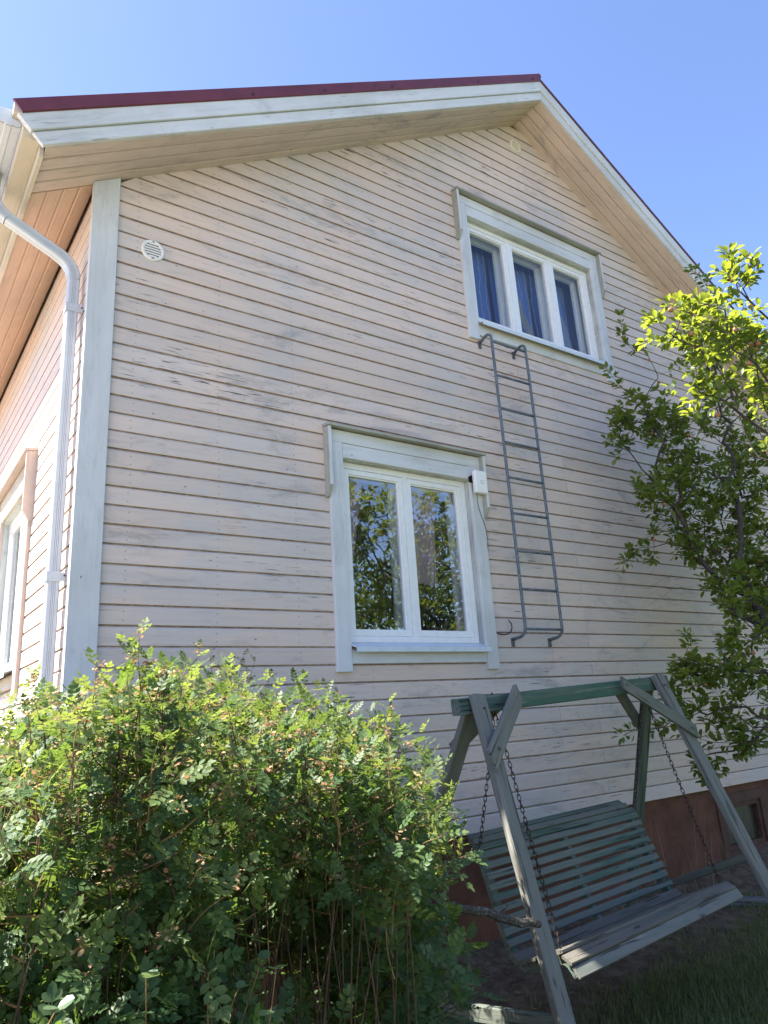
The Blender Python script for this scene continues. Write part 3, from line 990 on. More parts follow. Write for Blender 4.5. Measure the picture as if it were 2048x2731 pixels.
mb.tube([(cx_ + 0.0185, y0 - 0.0006, cz_ + 0.0145), (cx_ + 0.0215, y0 - 0.0006, cz_ + 0.0175)], 0.0032, 5)
mb.tube([(cx_ - 0.009, y0 - 0.0006, 3.507), (cx_ + 0.007, y0 - 0.0006, 3.507)], 0.0013, 4)
mb.build('emblem', M['ink'], bx_)
mb = MB()
cp = [(3.222, -0.10, 3.353), (3.232, -0.085, 3.31), (3.255, -0.065, 3.245), (3.283, -0.056, 3.18), (3.310, -0.056, 3.11), (3.331, -0.052, 3.04), (3.343, -0.045, 2.95), (3.342, -0.034, 2.86), (3.336, -0.026, 2.82)]
mb.tube(cp, 0.0032, 6)
mb.build('cable', M['cable'], bx_, True)
pivot(bx_, (3.26, -0.05, 3.35))

hook = thing('wire_stub', 'bent dark wire stub sticking out between lower window and ladder foot', 'wire')
mb = MB()
mb.tube([(3.325, -0.023, 2.190), (3.335, -0.050, 2.160), (3.375, -0.055, 2.148), (3.440, -0.056, 2.150), (3.478, -0.062, 2.165), (3.497, -0.066, 2.200), (3.497, -0.066, 2.235), (3.480, -0.060, 2.262), (3.472, -0.056, 2.270)], [0.006, 0.0055, 0.006, 0.0055, 0.006, 0.005, 0.005, 0.0045, 0.003], 6)
mb.build('wire', M['bolt'], hook, True)
pivot(hook, (3.325, -0.023, 2.19))

# rain gutter and downpipe
gut = thing('rain_gutter', 'pale metal rain gutter and fluted downpipe at the house corner', 'gutter')
mb = MB()
gx = [(-0.548, 5.305), (-0.548, 5.205), (-0.558, 5.190), (-0.598, 5.190), (-0.603, 5.184), (-0.635, 5.184), (-0.640, 5.190), (-0.672, 5.190), (-0.684, 5.202), (-0.690, 5.290), (-0.708, 5.300), (-0.708, 5.308)]
gi = [(x + 0.002 if x > -0.6 else x + 0.003, z + 0.003) for x, z in gx]
for i in range(len(gx) - 1):
    a, b = gx[i], gx[i + 1]
    mb.add([(a[0], -0.345, a[1]), (b[0], -0.345, b[1]), (b[0], D_HOUSE, b[1]), (a[0], D_HOUSE, a[1])], [(0, 1, 2, 3)])
    a, b = gi[i], gi[i + 1]
    mb.add([(a[0], -0.345, a[1]), (b[0], -0.345, b[1]), (b[0], D_HOUSE, b[1]), (a[0], D_HOUSE, a[1])], [(3, 2, 1, 0)])
mb.build('trough', M['gutter'], gut)
mb = MB()
cap = gx[:-2]
mb.prism([(x, -0.352, z) for x, z in cap], [(x, -0.340, z) for x, z in cap])
mb.build('end_cap', M['sheet'], gut)

def fluted(path, w, d, name, parent):
    """square downpipe swept in the XZ plane: path of (x, z); y centre fixed"""
    yc = 0.157
    n = len(path)
    prof = []                                # (offset across path, y) with two shallow flutes on each face
    hw, hd, g, r = w / 2, d / 2, 0.0028, 0.010
    def face(p, q, inn):
        res = []
        for t in (0.10, 0.37, 0.385, 0.40, 0.50, 0.515, 0.53, 0.63, 0.645, 0.66, 0.90):
            dip = g if t in (0.385, 0.515, 0.645) else 0.0
            res.append((p[0] + (q[0] - p[0]) * t + inn[0] * dip, p[1] + (q[1] - p[1]) * t + inn[1] * dip, t in (0.385, 0.515, 0.645)))
        return res
    cs = [(-hw, -hd), (hw, -hd), (hw, hd), (-hw, hd)]
    inn = [(0, 1), (-1, 0), (0, -1), (1, 0)]
    for i in range(4):
        prof += face(cs[i], cs[(i + 1) % 4], inn[i])
    mb = MB()
    rings = []
    for i, (x, z) in enumerate(path):
        x0, z0 = path[max(0, i - 1)]
        x1, z1 = path[min(n - 1, i + 1)]
        dx, dz = x1 - x0, z1 - z0
        L = math.hypot(dx, dz)
        nx, nz = -dz / L, dx / L             # across direction
        k = 1.0
        rings.append([(x + nx * o * k, yc + y, z + nz * o * k) for o, y, _ in prof])
    m_ = len(prof)
    base = len(mb.v)
    for r_ in rings:
        mb.v += r_
    for i in range(n - 1):
        for j in range(m_):
            j2 = (j + 1) % m_
            mb.f.append((base + i * m_ + j, base + i * m_ + j2, base + (i + 1) * m_ + j2, base + (i + 1) * m_ + j))
            mb.mi.append(1 if (prof[j][2] or prof[j2][2]) else 0)
    return mb.build(name, [M['gutter'], M['groove']], parent)

PW, PD = 0.074, 0.072
VX = -0.088
fluted([(VX, 4.535), (VX, 0.35)], PW, PD, 'downpipe', gut)
el = []
for a in np.linspace(0, 1, 6):
    t = a
    p0, p1, p2 = np.array([VX, 4.535]), np.array([VX, 4.655]), np.array([-0.205, 4.712])
    q = (1 - t) ** 2 * p0 + 2 * t * (1 - t) * p1 + t * t * p2
    el.append(tuple(q))
fluted(el, PW + 0.003, PD + 0.003, 'elbow', gut)
fluted([(-0.205, 4.712), (-0.520, 4.870)], PW, PD, 'downpipe', gut)
el = []
for t in np.linspace(0, 1, 6):
    p0, p1, p2 = np.array([-0.520, 4.870]), np.array([-0.622, 4.925]), np.array([-0.622, 5.05])
    el.append(tuple((1 - t) ** 2 * p0 + 2 * t * (1 - t) * p1 + t * t * p2))
fluted(el, PW + 0.003, PD + 0.003, 'elbow', gut)
mb = MB()
mb.tube([(-0.622, 0.157, 5.03), (-0.622, 0.157, 5.19)], [0.040, 0.043], 14)
mb.build('outlet', M['gutter'], gut, True)
for zz in (4.31, 2.475):
    mb = MB()
    e = 0.003
    xa, xb, ya, yb = VX - PW / 2 - e, VX + PW / 2 + e, 0.157 - PD / 2 - e, 0.157 + PD / 2 + e
    h = 0.030
    mb.box((xa, ya - 0.003, zz - h), (xb, ya, zz + h))
    mb.box((xa - 0.003, ya - 0.003, zz - h), (xa, yb, zz + h))
    mb.box((xb, ya - 0.003, zz - h * 0.8), (-0.022, ya + 0.022, zz + h * 0.8))
    for dz in (-0.012, 0.012):
        mb.box((xa, ya - 0.005, zz + dz - 0.003), (xb, ya - 0.003, zz + dz + 0.003))
    br = mb.build('pipe_bracket', M['gutter'], gut)
    mb = MB()
    mb.tube([(-0.030, ya - 0.006, zz + 0.008), (-0.030, ya + 0.002, zz + 0.008)], 0.006, 6)
    mb.build('screw', M['bolt'], br)
pivot(gut, (VX, 0.157, 0.35))

# ------------------------------------------------------------------ garden swing
sw = thing('garden_swing', 'weathered green timber garden swing with slatted bench hung on chains', 'garden swing')
BL, BR = Vector((1.880, -1.165, 1.570)), Vector((3.895, -1.165, 1.664))
timber('beam', BL, BR, (0, 0, 1), 0.082, 0.096, M['swing_green'], sw, 0.006)
bd = (BR - BL).normalized()
def on_beam(x, dz=0.0, dy=0.0):
    t = (x - BL.x) / (BR.x - BL.x)
    q = BL.lerp(BR, t)
    return Vector((q.x, q.y + dy, q.z + dz))
legs = {'LF': (on_beam(1.992, 0.055, -0.065), (1.862, -1.885, -0.225)), 'LR': (on_beam(2.055, -0.02, 0.065), (1.70, -0.40, -0.075)),
        'RF': (on_beam(3.730, 0.058, -0.065), (3.930, -1.925, -0.225)), 'RR': (on_beam(3.785, -0.02, 0.065), (4.09, -0.36, -0.075))}
for kx in ('LF', 'RF', 'LR', 'RR'):
    T0, F0 = legs[kx]
    F0 = Vector(F0)
    F0.z = float(ground_h(F0.x, F0.y)) - 0.05
    o = timber('leg', F0, T0, (0, -1 if 'F' in kx else 1, 0.0), 0.098, 0.047, M['swing_grey'] if 'F' in kx else M['swing'], sw, 0.005)
def leg_at(kx, z, off=0.0):
    T0, F0 = legs[kx]
    F0 = Vector(F0)
    t = (T0.z - z) / (T0.z - F0.z)
    q = T0.lerp(F0, t)
    q.y += off
    return q
# corner braces
timber('brace', leg_at('LF', 1.275, -0.048) + Vector((-0.068, 0, 0)), on_beam(2.290, 0.040, -0.075) + Vector((0, -0.028, 0)), (0, -1, 0), 0.100, 0.030, M['swing_grey'], sw, 0.003, 0.55, 0.5)
timber('brace', leg_at('RF', 1.315, -0.048) + Vector((0.035, 0, 0)), on_beam(3.285, 0.03, -0.075) + Vector((0, -0.028, 0)), (0, -1, 0.0), 0.074, 0.028, M['swing'], sw, 0.003, -0.6, -0.6)
timber('brace', leg_at('RR', 1.38, 0.045), on_beam(3.465, -0.01, 0.075) + Vector((0, 0.01, 0)), (0, 1, 0), 0.085, 0.030, M['swing'], sw)
timber('brace', leg_at('LR', 1.33, 0.045), on_beam(2.29, -0.01, 0.075) + Vector((0, 0.01, 0)), (0, 1, 0), 0.085, 0.030, M['swing'], sw)
# side rails between front and rear legs
timber('side_rail', leg_at('RR', 0.10) + Vector((-0.03, 0, 0)), leg_at('RF', 0.545) + Vector((-0.035, 0.03, 0)), (1, 0, 0), 0.048, 0.028, M['swing'], sw)
timber('side_rail', Vector((1.72, -0.50, -0.01)), leg_at('LF', 0.115) + Vector((0.0, 0.03, 0)), (1, 0, 0), 0.075, 0.040, M['swing_green'], sw)
# bolts
for kx in ('LF', 'RF'):
    q = legs[kx][0] + Vector((0, -0.03, -0.075))
    mb = MB()
    mb.tube([q + Vector((0, 0.02, 0)), q + Vector((0, -0.016, 0))], 0.013, 6)
    mb.tube([q, q + Vector((0, -0.028, 0))], 0.007, 6)
    mb.build('bolt', M['bolt'], sw)
for q in (leg_at('LF', 1.335, -0.066), on_beam(2.235, 0.01, -0.122), leg_at('RF', 1.345, -0.066), on_beam(3.31, 0.02, -0.122)):
    mb = MB()
    mb.tube([q + Vector((0, 0.02, 0)), q + Vector((0, -0.012, 0))], 0.011, 6)
    mb.build('bolt', M['swing'], sw)
# bench profile (y, z) (y, z)
PR = np.array([(-0.872, 0.880), (-0.925, 0.856), (-0.986, 0.788), (-1.058, 0.645), (-1.133, 0.488), (-1.190, 0.383), (-1.225, 0.335), (-1.275, 0.318), (-1.572, 0.430), (-1.629, 0.412), (-1.663, 0.372)])
PL = np.array([(-0.900, 0.842), (-0.945, 0.822), (-0.998, 0.762), (-1.060, 0.600), (-1.131, 0.392), (-1.178, 0.301), (-1.205, 0.262), (-1.250, 0.242), (-1.543, 0.345), (-1.610, 0.318), (-1.658, 0.264)])
XBL, XBR = 2.10, 3.60
def resample(P, n):
    d = np.r_[0, np.cumsum(np.hypot(*np.diff(P, axis=0).T))]
    t = np.linspace(0, d[-1], n)
    return np.stack([np.interp(t, d, P[:, 0]), np.interp(t, d, P[:, 1])], 1), d
bench = bpy.data.objects.new('bench', None)
COL.objects.link(bench)
bench.parent = sw
rr_, dR = resample(PR, 200)
ll_, dL = resample(PL, 200)
stations = [(0.000, 0.040), (0.046, 0.084), (0.090, 0.126)]
total = dR[-1]
s0, back_end, n_back = dR[2] - 0.018, dR[5] + 0.030, 9
pit = (back_end - s0) / n_back
for i in range(n_back):
    stations.append((s0 + i * pit, s0 + i * pit + pit * 0.70))
seat0 = back_end + 0.004
w_ = (dR[8] - seat0) / 6
for i in range(6):
    stations.append((seat0 + i * w_ + 0.002, seat0 + (i + 1) * w_ - 0.003))
stations.append((dR[8] + 0.001, dR[9] + 0.010))
stations.append((dR[9] + 0.016, total + 0.022))
def at(P, d, s):
    s = s * d[-1] / dR[-1]
    if s > d[-1]:
        e = (P[-1] - P[-2]) / np.linalg.norm(P[-1] - P[-2])
        return P[-1] + e * (s - d[-1])
    return np.array([np.interp(s, d, P[:, 0]), np.interp(s, d, P[:, 1])])
rb = random.Random(5)
for i, (sa, sb_) in enumerate(stations):
    sm = (sa + sb_) / 2
    pr, pl = at(PR, dR, sm), at(PL, dL, sm)
    e = at(PR, dR, sb_) - at(PR, dR, sa)
    nrm = Vector((0, e[1], -e[0]))
    wv = max(0.02, float(np.hypot(*e)))
    ex0, ex1 = rb.uniform(-0.012, 0.012), rb.uniform(-0.010, 0.010)
    if i < 2:
        ex1 -= 0.05 - 0.015 * i
    mat = M['swing'] if i < 3 else (M['swing_green'] if i < 12 else M['swing_seat'])
    if i == len(stations) - 1:
        mat = M['swing_grey']
    off = nrm.normalized() * -0.008
    timber('slat', Vector((XBL + ex0, pl[0], pl[1])) + off, Vector((XBR + ex1, pr[0], pr[1])) + off, nrm, wv, 0.016, mat, bench, 0.0025)
for tt in (0.03, 0.5, 0.97):
    mb = MB()
    x = XBL + (XBR - XBL) * tt
    ring_o, ring_i = [], []
    P = PL * (1 - tt) + PR * tt
    Q, _ = resample(P, 30)
    for i in range(30):
        e = Q[min(i + 1, 29)] - Q[max(i - 1, 0)]
        e = e / np.linalg.norm(e)
        nn = np.array([-e[1], e[0]])
        ring_o.append(Q[i] + nn * 0.017)
        ring_i.append(Q[i] + nn * 0.065)
    for i in range(29):
        a = [(x - 0.018, *ring_o[i]), (x - 0.018, *ring_o[i + 1]), (x - 0.018, *ring_i[i + 1]), (x - 0.018, *ring_i[i])]
        mb.prism(a, [(x + 0.018, y, z) for _, y, z in a])
    mb.build('rib', M['swing_green'], bench)
# chains
def chain(p0, p1, sag=0.01, L=0.030):
    ch = bpy.data.objects.new('chain', None)
    COL.objects.link(ch)
    ch.parent = sw
    p0, p1 = Vector(p0), Vector(p1)
    D = (p1 - p0).length
    n = int(D / L)
    mb = MB()
    pts = []
    for i in range(15):
        a = 2 * math.pi * i / 14
        s_, c_ = math.sin(a), math.cos(a)
        pts.append((0.0125 * c_ + (0.0085 if c_ > 0 else -0.0085), 0.0085 * s_, 0))
    mb.tube(pts, 0.0025, 5, cap=False)
    me = mb.mesh('link', M['chain'], True)
    x = (p1 - p0).normalized()
    y = x.orthogonal().normalized()
    z = x.cross(y)
    for i in range(n):
        t = (i + 0.5) / n
        c_ = p0.lerp(p1, t) + Vector((0, 0, -sag * 4 * t * (1 - t)))
        ang = (i % 2) * math.pi / 2 + random.uniform(-0.25, 0.25)
        yy = y * math.cos(ang) + z * math.sin(ang)
        zz = x.cross(yy)
        o = bpy.data.objects.new('link', me)
        COL.objects.link(o)
        o.parent = ch
        o.matrix_local = Matrix(((x.x, yy.x, zz.x, c_.x), (x.y, yy.y, zz.y, c_.y), (x.z, yy.z, zz.z, c_.z), (0, 0, 0, 1)))
HL, HR = Vector((2.172, -1.165, 1.515)), Vector((3.622, -1.165, 1.575))
chain(HL, (XBL + 0.02, -0.985, 0.775))
chain(HL + Vector((0.01, -0.01, 0)), (XBL + 0.03, -1.535, 0.355))
chain(HR, (XBR + 0.005, -0.955, 0.81))
chain(HR + Vector((0.012, -0.01, 0)), (XBR - 0.01, -1.54, 0.432))
for H in (HL, HR):
    mb = MB()
    mb.tube([H + Vector((0.012 * math.cos(a), 0, 0.012 + 0.016 * math.sin(a))) for a in np.linspace(-2.6, 4.2, 12)], 0.0045, 6)
    mb.tube([H + Vector((0, 0, 0.026)), H + Vector((0, 0, 0.13))], 0.005, 6)
    mb.build('eye_bolt', M['bolt'], sw)
pivot(sw, (2.85, -1.165, float(ground_h(2.85, -1.165))))

# ------------------------------------------------------------------ ground
nx, ny = 150, 130
gx_ = np.concatenate([[-600, -200, -60, -25, -12], np.linspace(-6, 10, nx), [14, 25, 60, 200, 600]])
gy_ = np.concatenate([[-600, -200, -60, -25, -12], np.linspace(-7.5, 0.3, ny), [4, 12, 30, 60, 200, 600]])
X, Y = np.meshgrid(gx_, gy_)
Zg = ground_h(X, Y)
fine = (np.abs(X) < 11) & (Y > -8)
bumps = sum(0.010 / (i + 1) * np.sin(X * (3.1 * i + 2.3) + 1.7 * i) * np.cos(Y * (2.7 * i + 2.9) + 0.6 * i) for i in range(4))
Zg = Zg + np.where(fine, bumps + RNG.normal(0, 0.004, X.shape), 0)
verts = np.stack([X, Y, Zg], -1).reshape(-1, 3)
nX, nY = len(gx_), len(gy_)
idx = np.arange(nX * nY).reshape(nY, nX)
quads = np.stack([idx[:-1, :-1], idx[:-1, 1:], idx[1:, 1:], idx[1:, :-1]], -1).reshape(-1, 4)
me = bpy.data.meshes.new('ground')
me.from_pydata(verts.tolist(), [], quads.tolist())
s = NT('soil and lawn')
pos = s.n('NewGeometry').outputs['Position']
n1 = s.noise(pos, 1.3, 6, 0.6, 0.3)
n2 = s.noise(pos, 45, 5, 0.7)
n3 = s.noise(pos, 9, 5, 0.65)
sep = s.n('SeparateXYZ')
s.l(pos, sep.inputs[0])
edge = s.math('ADD', s.math('ADD', s.math('MULTIPLY', sep.outputs['Y'], 1.0), s.math('MULTIPLY', sep.outputs['X'], -0.12)), s.math('MULTIPLY', s.math('SUBTRACT', n1, 0.5), 1.0))
lawn = s.ramp(edge, -1.35, -1.95)
soil = s.mix(s.ramp(n3, 0.35, 0.7), (0.085, 0.062, 0.046), (0.165, 0.128, 0.092))
gr = s.mix(s.ramp(n2, 0.3, 0.7), (0.050, 0.072, 0.022), (0.115, 0.135, 0.050))
bounce_yard = s.ramp(s.math('ADD', sep.outputs['X'], s.math('MULTIPLY', n1, 0.8)), -1.2, -1.9)  # unseen pale ground left of the house, added for warm bounce light
bounce_grav = s.mix(s.ramp(n2, 0.25, 0.75), (0.31, 0.27, 0.22), (0.48, 0.43, 0.36))
me.materials.append(s.out(s.mix(bounce_yard, s.mix(lawn, soil, gr), bounce_grav), 0.95, 0.1, s.bump(n2, 0.8, 0.012)))
ground = bpy.data.objects.new('ground', me)
COL.objects.link(ground)
ground['kind'] = 'structure'

def soup(name, V, F, mats, mi=None, parent=None, smooth=False):
    """fast mesh from arrays: V (n,3), F (m,k)"""
    me = bpy.data.meshes.new(name)
    m_, k_ = F.shape
    me.vertices.add(len(V))
    me.vertices.foreach_set('co', np.ascontiguousarray(V, np.float32).ravel())
    me.loops.add(m_ * k_)
    me.loops.foreach_set('vertex_index', np.ascontiguousarray(F, np.int32).ravel())
    me.polygons.add(m_)
    me.polygons.foreach_set('loop_start', np.arange(0, m_ * k_, k_, dtype=np.int32))
    me.polygons.foreach_set('loop_total', np.full(m_, k_, np.int32))
    for m in (mats if isinstance(mats, (list, tuple)) else [mats]):
        me.materials.append(m)
    if mi is not None:
        me.polygons.foreach_set('material_index', np.ascontiguousarray(mi, np.int32))
    if smooth:
        me.polygons.foreach_set('use_smooth', np.ones(m_, bool))
    me.update(calc_edges=True)
    return link(name, me, parent)

def frames(d, up):
    """rotation matrices with X along d and Z near up"""
    d = d / np.linalg.norm(d, axis=1, keepdims=True)
    y = np.cross(up, d)
    ny_ = np.linalg.norm(y, axis=1, keepdims=True)
    y = np.where(ny_ > 1e-4, y / np.maximum(ny_, 1e-6), np.array([0, 1.0, 0]))
    z = np.cross(d, y)
    return np.stack([d, y, z], 2)

def place(tv, tf, R, P, S):
    """copies of a template: tv (k,3), tf (m,4), R (n,3,3), P (n,3), S (n,)"""
    n = len(P)
    V = np.einsum('nij,kj->nki', R, tv) * S[:, None, None] + P[:, None, :]
    F = tf[None] + (np.arange(n) * len(tv))[:, None, None]
    return V.reshape(-1, 3), F.reshape(-1, tf.shape[1])

# grass
def grass(name, n, region, hmin, hmax, dens):
    P = []
    while len(P) < n:
        m_ = n * 2
        xy = np.stack([RNG.uniform(region[0], region[1], m_), RNG.uniform(region[2], region[3], m_)], 1)
        keep = RNG.random(m_) < dens(xy[:, 0], xy[:, 1])
        P += xy[keep].tolist()
    P = np.array(P[:n])
    z = ground_h(P[:, 0], P[:, 1])
    h = RNG.uniform(hmin, hmax, n)
    a = RNG.uniform(0, 2 * math.pi, n)
    w = RNG.uniform(0.0016, 0.0036, n)
    lean = RNG.uniform(0.1, 0.8, n) * h
    dx, dy = np.cos(a), np.sin(a)
    base = np.stack([P[:, 0], P[:, 1], z - 0.004], 1)
    side = np.stack([-dy, dx, 0 * dx], 1) * w[:, None]
    fw = np.stack([dx, dy, 0 * dx], 1)
    p1 = base + fw * (lean * 0.3)[:, None] + np.array([0, 0, 1]) * (h * 0.6)[:, None]
    p2 = base + fw * lean[:, None] + np.array([0, 0, 1]) * h[:, None]
    V = np.stack([base - side, base + side, p1 + side * 0.8, p1 - side * 0.8, p2 + side * 0.1, p2 - side * 0.1], 1).reshape(-1, 3)
    F = (np.array([[0, 1, 2, 3], [3, 2, 4, 5]])[None] + (np.arange(n) * 6)[:, None, None]).reshape(-1, 4)
    o = soup(name, V, F, leaf_mat(name + ' blades', (0.070, 0.110, 0.030), (0.175, 0.180, 0.075), (0.30, 0.34, 0.07), 0.3, 0.3, 0.5))
    o['kind'] = 'stuff'
    return o
def dens_near(x, y):
    e = y - 0.12 * x + 0.22 * np.sin(2.1 * x + 1.3) * np.cos(1.9 * y) + 0.18 * np.sin(5 * x) * np.sin(4.3 * y + 1)
    return np.clip((-1.28 - e) / 0.6, 0.02, 1)
g1 = grass('grass', 75000, (1.6, 6.5, -3.6, -0.15), 0.025, 0.085, dens_near)
# weeds: small broad leaves
n = 1500
xy = np.stack([RNG.uniform(2.2, 6.5, n * 6), RNG.uniform(-3.2, -0.2, n * 6)], 1)
xy = xy[RNG.random(len(xy)) < dens_near(xy[:, 0], xy[:, 1]) * (0.35 + 0.65 * (np.sin(3.3 * xy[:, 0]) * np.sin(3.7 * xy[:, 1]) > 0))][:n]
n = len(xy)
lt = np.array([(0, 0, 0), (0.35, 0.20, 0.05), (0.8, 0.17, 0.06), (1.0, 0, 0.02), (0.8, -0.17, 0.06), (0.35, -0.20, 0.05), (0.5, 0, -0.02)])
lf = np.array([(0, 6, 2, 1), (6, 3, 2, 2), (0, 5, 4, 6), (6, 4, 3, 3)])
lf = np.array([(0, 6, 2, 1), (0, 5, 4, 6)])
a = RNG.uniform(0, 6.28, n)
d = np.stack([np.cos(a), np.sin(a), RNG.uniform(0.1, 0.9, n)], 1)
V, F = place(lt, lf, frames(d, np.tile([0, 0, 1.0], (n, 1))), np.stack([xy[:, 0], xy[:, 1], ground_h(xy[:, 0], xy[:, 1]) + RNG.uniform(0, 0.04, n)], 1), RNG.uniform(0.03, 0.075, n))
o = soup('weeds', V, F, leaf_mat('weed leaves', (0.035, 0.070, 0.025), (0.085, 0.125, 0.045), (0.22, 0.28, 0.06), 0.3, 0.3, 0.5))
o['kind'] = 'stuff'
# fallen brown leaves
n = 420
xy = np.stack([RNG.uniform(1.6, 6.2, n), RNG.uniform(-2.6, -0.08, n)], 1)
a = RNG.uniform(0, 6.28, n)
d = np.stack([np.cos(a), np.sin(a), RNG.normal(0, 0.15, n)], 1)
V, F = place(lt, lf, frames(d, RNG.normal(0, 0.3, (n, 3)) + np.array([0, 0, 1.0])), np.stack([xy[:, 0], xy[:, 1], ground_h(xy[:, 0], xy[:, 1]) + 0.012], 1), RNG.uniform(0.025, 0.06, n))
o = soup('fallen_leaves', V, F, leaf_mat('dead leaves', (0.10, 0.060, 0.030), (0.24, 0.165, 0.085), (0.2, 0.12, 0.05), 0.15, 0.2, 0.7))
o['kind'] = 'stuff'
# dry litter on the bare soil
mb = MB()
rl = random.Random(11)
for i in range(240):
    x, y = rl.uniform(1.2, 6.5), rl.uniform(-2.6, -0.1)
    z = float(ground_h(x, y)) + 0.008
    a, L_ = rl.uniform(0, 6.28), rl.uniform(0.03, 0.16)
    mb.tube([(x, y, z), (x + L_ * 0.5 * math.cos(a), y + L_ * 0.5 * math.sin(a), z + rl.uniform(0, 0.02)), (x + L_ * math.cos(a + 0.2), y + L_ * math.sin(a + 0.2), z + 0.002)], rl.uniform(0.0008, 0.002), 4)
for i in range(22):
    x, y = rl.uniform(4.4, 7.2), rl.uniform(-0.35, -0.04)
    z, h_ = float(ground_h(x, y)), rl.uniform(0.2, 0.62)
    dx_, dy_ = rl.gauss(0, 0.05), rl.gauss(0, 0.03)
    mb.tube([(x, y, z), (x + dx_, y + dy_, z + h_ * 0.55), (x + dx_ * 2.4, y + dy_ * 2, z + h_)], [0.0022, 0.0016, 0.0006], 4)
o = mb.build('litter', plain('dry straw', (0.22, 0.17, 0.10), 0.9, 0.1, var=0.3))
o['kind'] = 'stuff'

# planks lying on the ground
pk = thing('ground_plank', 'old grey plank lying on the soil right of the swing', 'plank')
timber('plank', (5.05, -0.55, float(ground_h(5.05, -0.55)) + 0.03), (5.9, -1.30, float(ground_h(5.9, -1.3)) + 0.02), (0, 0, 1), 0.12, 0.05, M['old_timber'], pk)
pivot(pk, (5.05, -0.55, float(ground_h(5.05, -0.55))))

# tall dry stalk and a lichen-covered stick
st = thing('grass_stalk', 'single tall yellow grass stalk standing before the swing', 'grass stalk')
mb = MB()
bx0, by0 = 2.42, -2.06
gz = float(ground_h(bx0, by0))
mb.tube([(bx0, by0, gz), (bx0 + 0.005, by0, gz + 0.07), (bx0 + 0.03, by0 - 0.01, gz + 0.15), (bx0 + 0.062, by0 - 0.02, gz + 0.215)], [0.003, 0.003, 0.0025, 0.0008], 5)
mb.build('stem', plain('yellow straw', (0.36, 0.30, 0.09), 0.7, 0.3, var=0.2), st)
pivot(st, (bx0, by0, gz))
lk = thing('dead_branch', 'dead lichen-spotted branch stub leaning on the front left swing leg', 'branch')
mb = MB()
rl = random.Random(4)
p0, p1 = Vector((1.36, -1.66, 0.70)), Vector((1.800, -1.74, 0.545))
pts = [p0.lerp(p1, t) + Vector((0, rl.uniform(-0.008, 0.008), rl.uniform(-0.010, 0.010))) for t in np.linspace(0, 1, 9)]
mb.tube(pts, [0.016, 0.019, 0.021, 0.019, 0.022, 0.020, 0.021, 0.018, 0.016], 7)
mb.tube([pts[4], pts[4] + Vector((0.05, -0.02, 0.05))], [0.012, 0.004], 5)
mb.tube([p0, p0 + Vector((-0.28, 0.06, 0.02)), p0 + Vector((-0.5, 0.1, -0.7))], [0.018, 0.02, 0.026], 6)
s = NT('lichen bark')
nz = s.noise(s.coords('World', (1, 1, 1)), 95, 4, 0.7)
mb.build('stick', s.out(s.mix(s.ramp(nz, 0.50, 0.72), (0.055, 0.047, 0.040), (0.24, 0.25, 0.24)), 0.9, 0.2), lk)
pivot(lk, (1.80, -1.74, 0.55))

# ------------------------------------------------------------------ rose bush
def bush_top(x, y):
    """height of the foliage over the world zero, read along the bush"""
    ang = (x - CAM[0]) / (y - CAM[1])
    t = np.interp(ang, [0.0, 0.14, 0.21, 0.27, 0.36, 0.44, 0.52, 0.60, 0.68, 0.78, 0.86, 0.93], [1.42, 1.47, 1.55, 1.60, 1.61, 1.56, 1.50, 1.43, 1.37, 1.27, 1.12, 0.80])
    return t

def leaflet(L, W, lite=False):
    if lite:
        tv = np.array([(0, 0, 0), (0.42, 0.46, 0.07), (0.80, 0.34, 0.05), (1.0, 0, -0.04), (0.80, -0.34, 0.05), (0.42, -0.46, 0.07)]) * np.array([L, W, L * 0.6])
        return tv, np.array([(0, 3, 2, 1), (0, 5, 4, 3)])
    tv = np.array([(0, 0, 0), (0.28, 0.42, 0.08), (0.68, 0.46, 0.07), (1.0, 0, -0.04), (0.68, -0.46, 0.07), (0.28, -0.42, 0.08), (0.28, 0, -0.02), (0.68, 0, -0.03)])
    tv = tv * np.array([L, W, L * 0.6])
    tf = np.array([(0, 6, 1, 1), (6, 7, 2, 1), (7, 3, 2, 2), (0, 5, 6, 6), (6, 5, 4, 7), (7, 4, 3, 3)])
    return tv, tf

def compound(pairs=4, lite=False):
    """pinnate rose leaf of unit length along X: rachis, paired leaflets and a terminal one"""
    V, F = [], []
    b = 0
    def put(tv, tf, R, p):
        nonlocal b
        V.append(tv @ R.T + p)
        F.append(tf + b)
        b += len(tv)
    tv, tf = leaflet(0.30, 0.19, lite)
    rp = [np.array([t, 0, 0.10 * t - 0.24 * t * t]) for t in np.linspace(0, 0.78, 4)]
    for i in range(pairs):
        t = 0.20 + 0.56 * i / (pairs - 1)
        p = np.array([t, 0, 0.10 * t - 0.24 * t * t])
        k_ = 0.78 + 0.25 * math.sin(math.pi * (i + 0.7) / pairs)
        for s_ in (-1, 1):
            a = s_ * math.radians(62 - 6 * i)
            R = np.array([[math.cos(a), -math.sin(a), 0], [math.sin(a), math.cos(a), 0], [0, 0, 1]])
            tilt = 0.12 * s_
            Rx = np.array([[1, 0, 0], [0, math.cos(tilt), -math.sin(tilt)], [0, math.sin(tilt), math.cos(tilt)]])
            put(tv * k_, tf, R @ Rx, p)
    t = 0.78
    put(tv * 1.08, tf, np.eye(3), np.array([t, 0, 0.10 * t - 0.24 * t * t]))
    w = 0.008
    rv = np.array([q + np.array([0, s_ * w, 0]) for q in rp for s_ in (-1, 1)])
    rf = np.array([(0, 1, 3, 2), (2, 3, 5, 4), (4, 5, 7, 6)])
    V.append(rv)
    F.append(rf + b)
    return np.vstack(V), np.vstack(F)

